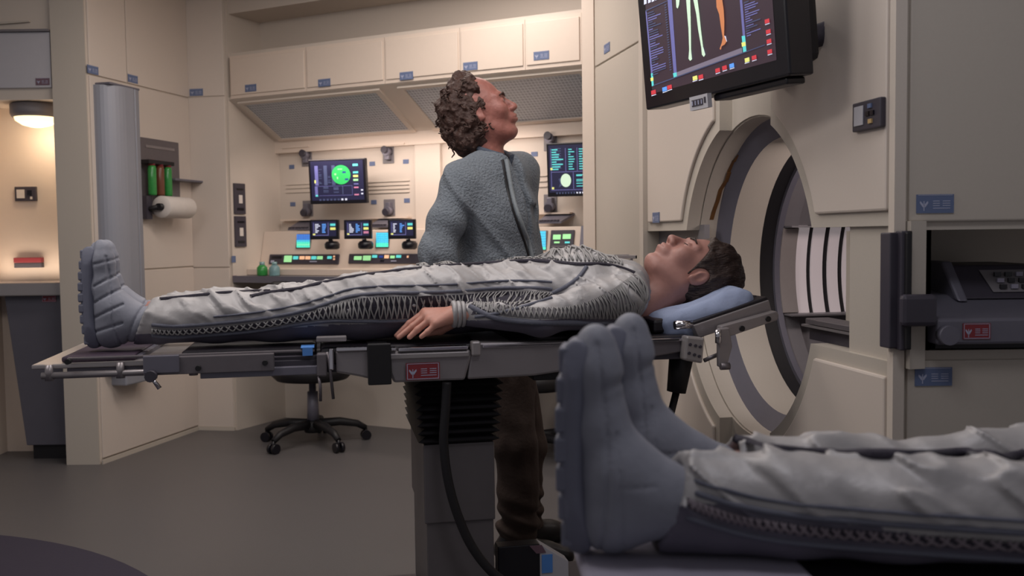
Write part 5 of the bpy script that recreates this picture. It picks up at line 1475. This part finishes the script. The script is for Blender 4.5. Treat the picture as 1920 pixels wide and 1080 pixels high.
    for sg in (-1, 1):
        e = MB().lathe([(.001, .0135), (.007, .0115), (.0115, .007), (.0135, 0), (.0115, -.007), (.007, -.0115), (.001, -.0135)], (0, 0, 0), 16, T=HM @ Matrix.Translation((.0755, sg*.031, .003)) @ Matrix.Rotation(math.pi/2, 4, 'Y')).build('eye', EYE, body)
        MB().lathe([(.0062, .0120), (.0062, .0126), (.001, .0137)], (0, 0, 0), 14, T=HM @ Matrix.Translation((.0755, sg*.031, .004)) @ Matrix.Rotation(math.pi/2, 4, 'Y')).build('iris', IRIS, e)
        MB().tube([HM @ Vector(p) for p in ((.095, sg*.014, .022), (.093, sg*.030, .028), (.080, sg*.047, .022))], [.0035, .004, .002], 6).build('eyebrow', HAIR2, body)
    def hair(P):
        d = ell(P, (-.044, 0, .020), (.098, .092, .110)); d = U(d, ell(P, (-.070, 0, -.055), (.066, .080, .080)), .04)
        d = U(d, ell(P, (-.012, 0, .085), (.060, .070, .068)), .03)
        n1 = vnoise(P, 40, 51)*.026+vnoise(P, 90, 52)*.014
        d = d+n1
        hl = np.where(P[:, 2] > .07, P[:, 0]-.046+.35*(P[:, 2]-.07), P[:, 0]-(.046-.32*(.07-P[:, 2]))-.010*np.sin(P[:, 2]*60))
        d = np.maximum(d, hl*.8)
        Q = np.stack([P[:, 0], np.abs(P[:, 1]), P[:, 2]], -1)
        d = SUB(d, ell(Q, (.004, .095, -.014), (.022, .034, .022)), .006)
        d = SUB(d, cap(Q, (.03, 0, -.09), (.04, 0, -.2), .065, .08), .01)
        return d
    v2, f2 = sdf_mesh(hair, (-.20, -.13, -.16), (.08, .13, .18), .0034)
    hr = np_mesh('hair', [(v2, f2, 0)], HAIR2, body, M=HM)
    # separate curls on the outline
    rs = random.Random(5); mb = MB(); bvh2 = bvh_of(v2, f2)
    for k in range(150):
        a = rs.uniform(0, 2*math.pi); z_ = rs.uniform(-.12, .14); 
        q = bvh2.find_nearest(Vector((-.055+.14*math.cos(a), .12*math.sin(a), z_)))
        if q[0] is None or q[0].x > .02: continue
        p, nn = q[0], q[1]; tg = nn.cross(Vector((rs.uniform(-1, 1), rs.uniform(-1, 1), rs.uniform(-.2, 1)))).normalized(); bt = nn.cross(tg); r_ = rs.uniform(.004, .008)
        pts = [p-nn*.004+tg*(j*.004)+(nn*math.sin(j*.85)+bt*math.cos(j*.85))*r_*(.4+.09*j) for j in range(8)]
        mb.tube([HM @ x for x in pts], [.0020+.0010*math.sin(j*math.pi/7) for j in range(8)], 5)
    mb.build('curls', HAIR2, hr)['kind'] = 'stuff'
    return t
man()
# ================================================================== SECOND PATIENT AND TABLE IN FRONT
T2F = Frame(.06, 1.26, .999, .03)
ZB = T2F.P(1140, 1048, -.05).z
def second():
    tb2 = thing('operating_table', 'operating table with grey sheet in the near corner under the second pair of grey boots', 'table', T2F, (.6, .1, 0))
    x0 = T2F.P(1128, 1060, -.13).x
    MB().box(x0-.01, 2.0, -.16, .24, ZB-.06, ZB-.004).build('mattress', PAD, tb2, bevel=.02)
    MB().box(x0-.02, .30, -.17, .25, ZB-.02, ZB).build('sheet', SHEET, tb2, bevel=.012, seg=3)
    MB().box(x0+.02, 2.0, -.15, .27, ZB-.10, ZB-.06).build('top_frame', STEELD, tb2, bevel=.004)
    MB().box(.75, 1.15, -.05, .25, .08, ZB-.10).build('pedestal', GREY, tb2, bevel=.01)
    MB().box(.5, 1.5, -.12, .32, 0, .08).build('base', DGREY, tb2, bevel=.01)
    for sg in (-.165, .285): MB().tube([(x0, sg, ZB-.085), (2.0, sg, ZB-.085)], .010, 10).build('side_rail', STEEL, tb2)
    t = thing('person', 'second patient in the foreground, only grey boots and silver laced trouser legs in view', 'person', T2F, (.6, .1, ZB))
    L2 = lambda px, py, y: A(T2F.P(px, py, y))
    yn, yf = -.02, .155
    an, kn_, th_ = L2(1300, 955, yn), L2(1640, 980, yn), L2(2100, 985, yn)
    an = np.array([an[0], yn, ZB+.064]); kn_ = np.array([kn_[0], yn-.045, ZB+.058]); th_ = np.array([th_[0], yn-.10, ZB+.068])
    af = L2(1385, 905, yf); af = np.array([af[0], yf, ZB+.056]); kf = np.array([kn_[0]+.0, yf+.01, ZB+.048]); tf = np.array([th_[0]+.1, yf+.01, ZB+.062])
    def suit(P):
        near = chain(P, [an-np.array([.03, 0, 0]), an*.5+kn_*.5, kn_, th_, th_+np.array([.5, .05, 0])], [.068, .064, .062, .070, .09], .03)
        far = chain(P, [af, kf, tf, tf+np.array([.5, -.05, 0])], [.056, .050, .060, .09], .03)
        d = U(near, far, .008)
        w1 = vnoise(np.stack([P[:, 0]+P[:, 2]*.9, P[:, 1]*.6, P[:, 2]*.35-P[:, 0]*.1], -1), 24, 61)
        w2 = vnoise(np.stack([P[:, 0]-P[:, 2]*1.1, P[:, 1], P[:, 2]*.4], -1), 13, 62)
        w3 = np.clip(.12-np.abs(vnoise(np.stack([P[:, 0]*1.0+P[:, 2]*1.3, P[:, 1]*.8, P[:, 2]*.3], -1), 15, 67)), 0, 1)*.075
        calm = np.clip((P[:, 2]-(ZB+.04))/.04, 0, 1)
        d = d+(w1*.012+w2*.008-w3)*calm+vnoise(P, 30, 63)*.004
        d = np.maximum(d, (np.where(P[:, 1] < .07, an[0]-.062, af[0]-.045)+(P[:, 2]-ZB)*.38-P[:, 0])*.93)
        # hollow cuffs
        d = SUB(d, cap(P, an-np.array([.10, 0, 0]), an+np.array([.01, 0, 0]), .052, .048), .008); d = SUB(d, cap(P, af-np.array([.1, 0, 0]), af+np.array([.01, 0, 0]), .050, .046), .008)
        return -U(-d, P[:, 2]-ZB-.001, .012)
    v, f = sdf_mesh(suit, (.12, -.16, ZB-.02), (1.55, .32, ZB+.25), .0045)
    fz = v[f].mean(1); so = np_mesh('space_suit', [(v, f, (fz[:, 2] < np.where(fz[:, 1] < .03, ZB+.080-.040*np.clip((fz[:, 0]-.2)/.30, 0, 1), ZB+.03)).astype(int))], [SUIT, SUITB], t); bv = bvh_of(v, f)  # faces below the lacing take the darker fabric with painted shade
    mb = MB()
    ribbon(mb, relax(surf(T2F, bv, [(1345, 822), (1380, 822), (1440, 838), (1500, 846), (1600, 850), (1700, 851), (1780, 849), (1840, 846), (1880, 858), (1919, 850)], 6, miss=yf), 6), .014, .004)
    mb.build('piping', SUITN, so, label='dark seam piping')
    mb = MB(); c1 = [(1246, 925), (1300, 943), (1360, 962), (1430, 978), (1520, 990), (1640, 1000), (1780, 1010), (1940, 1020)]
    top = relax(surf(T2F, bv, [(a, b-3) for a, b in c1], 10), 4); bot = relax(surf(T2F, bv, [(a, b+13) for a, b in c1], 10), 4)
    vs = []; fs = []; K = 5
    for i in range(min(len(top), len(bot))):
        for k in range(K):
            p = top[i][0].lerp(bot[i][0], k/(K-1)); h_ = bv.find_nearest(p); vs.append(h_[0]+h_[1]*.0035)
    for i in range(min(len(top), len(bot))-1):
        for k in range(K-1): fs.append((i*K+k, i*K+k+1, i*K+K+k+1, i*K+K+k))
    mb.add(vs, fs, 0, True).build('side_panel', SUITN, so, label='dark mesh strip')
    mb = MB(); lacing(mb, top, bot, .0140, .0025, .006, bvh=bv, mids=1); mb.build('lacing', mat('mauve_cord', (118, 108, 116), .7), so, label='small criss-cross cord lacing')
    mb = MB()
    for off, w_ in ((-20, .008), (-42, .005), (30, .007)): ribbon(mb, relax(surf(T2F, bv, [(a, b+off) for a, b in c1], 8), 5), w_, .003)
    mb.build('seam_band', SUITD, so, label='grey-blue seam bands')
    # inner leg core so the body is one figure
    core = lambda P: U(chain(P, [an, kn_, th_, th_+np.array([.45, .05, 0])], [.035, .04, .05, .06], .02), chain(P, [af, kf, tf, tf+np.array([.45, -.05, 0])], [.035, .04, .05, .06], .02), .02)
    vc, fc = sdf_mesh(core, (.12, -.14, ZB), (1.50, .30, ZB+.22), .012); np_mesh('body', [(vc, fc, 0)], SKIN, t)
    # boots
    for (px0, pyt, y, rz) in ((1052, 612, -.02, -9), (1128, 592, .155, -5)):
        s0 = T2F.P(px0, 800, y-.045).x; zt_ = T2F.P(1110, pyt, y).z; k = (zt_-ZB)/.305
        M = Matrix.Translation((s0+.010, y, ZB+.004)) @ Matrix.Rotation(math.radians(rz), 4, 'Z') @ Matrix.Diagonal((k*.92, k, k, 1))
        boot(M, T2F, t, 2)
second()

# instrument stand behind the patient's shoulder
t = thing('instrument_stand', 'thin metal instrument tray on a stand behind the shoulder of the sleeping patient', 'stand', ID, (.36, 3.62, 0))
a = WY(1118, 479, 3.62); b = WY(1190, 500, 3.62)
for y_ in (3.55, 3.75): bpart('tray_edge', (a.x-.02, b.x, y_, y_+.006, a.z-.012, a.z), ALU, t, .001)
for x_ in (a.x-.02, b.x-.006): bpart('tray_edge', (x_, x_+.006, 3.55, 3.756, a.z-.012, a.z), ALU, t, .001)
bpart('tray', (a.x-.02, b.x, 3.55, 3.75, b.z+.002, b.z+.006), STEELD, t)
for k in range(3): bpart('holder', (a.x+.05+k*.03, a.x+.065+k*.03, 3.58, 3.60, b.z+.006, a.z-.004-k*.006), DGREY, t)
for x_ in (a.x-.015, b.x-.012): bpart('side_post', (x_, x_+.008, 3.64, 3.66, b.z+.002, a.z-.004), STEELD, t)
MB().tube([((a.x+b.x)/2, 3.65, .03), ((a.x+b.x)/2, 3.65, b.z+.003)], .014, 10).build('pole', STEELD, t)
MB().lathe([(.16, 0), (.15, .02), (.03, .035)], ((a.x+b.x)/2, 3.65, 0), 20).build('foot', DGREY, t)
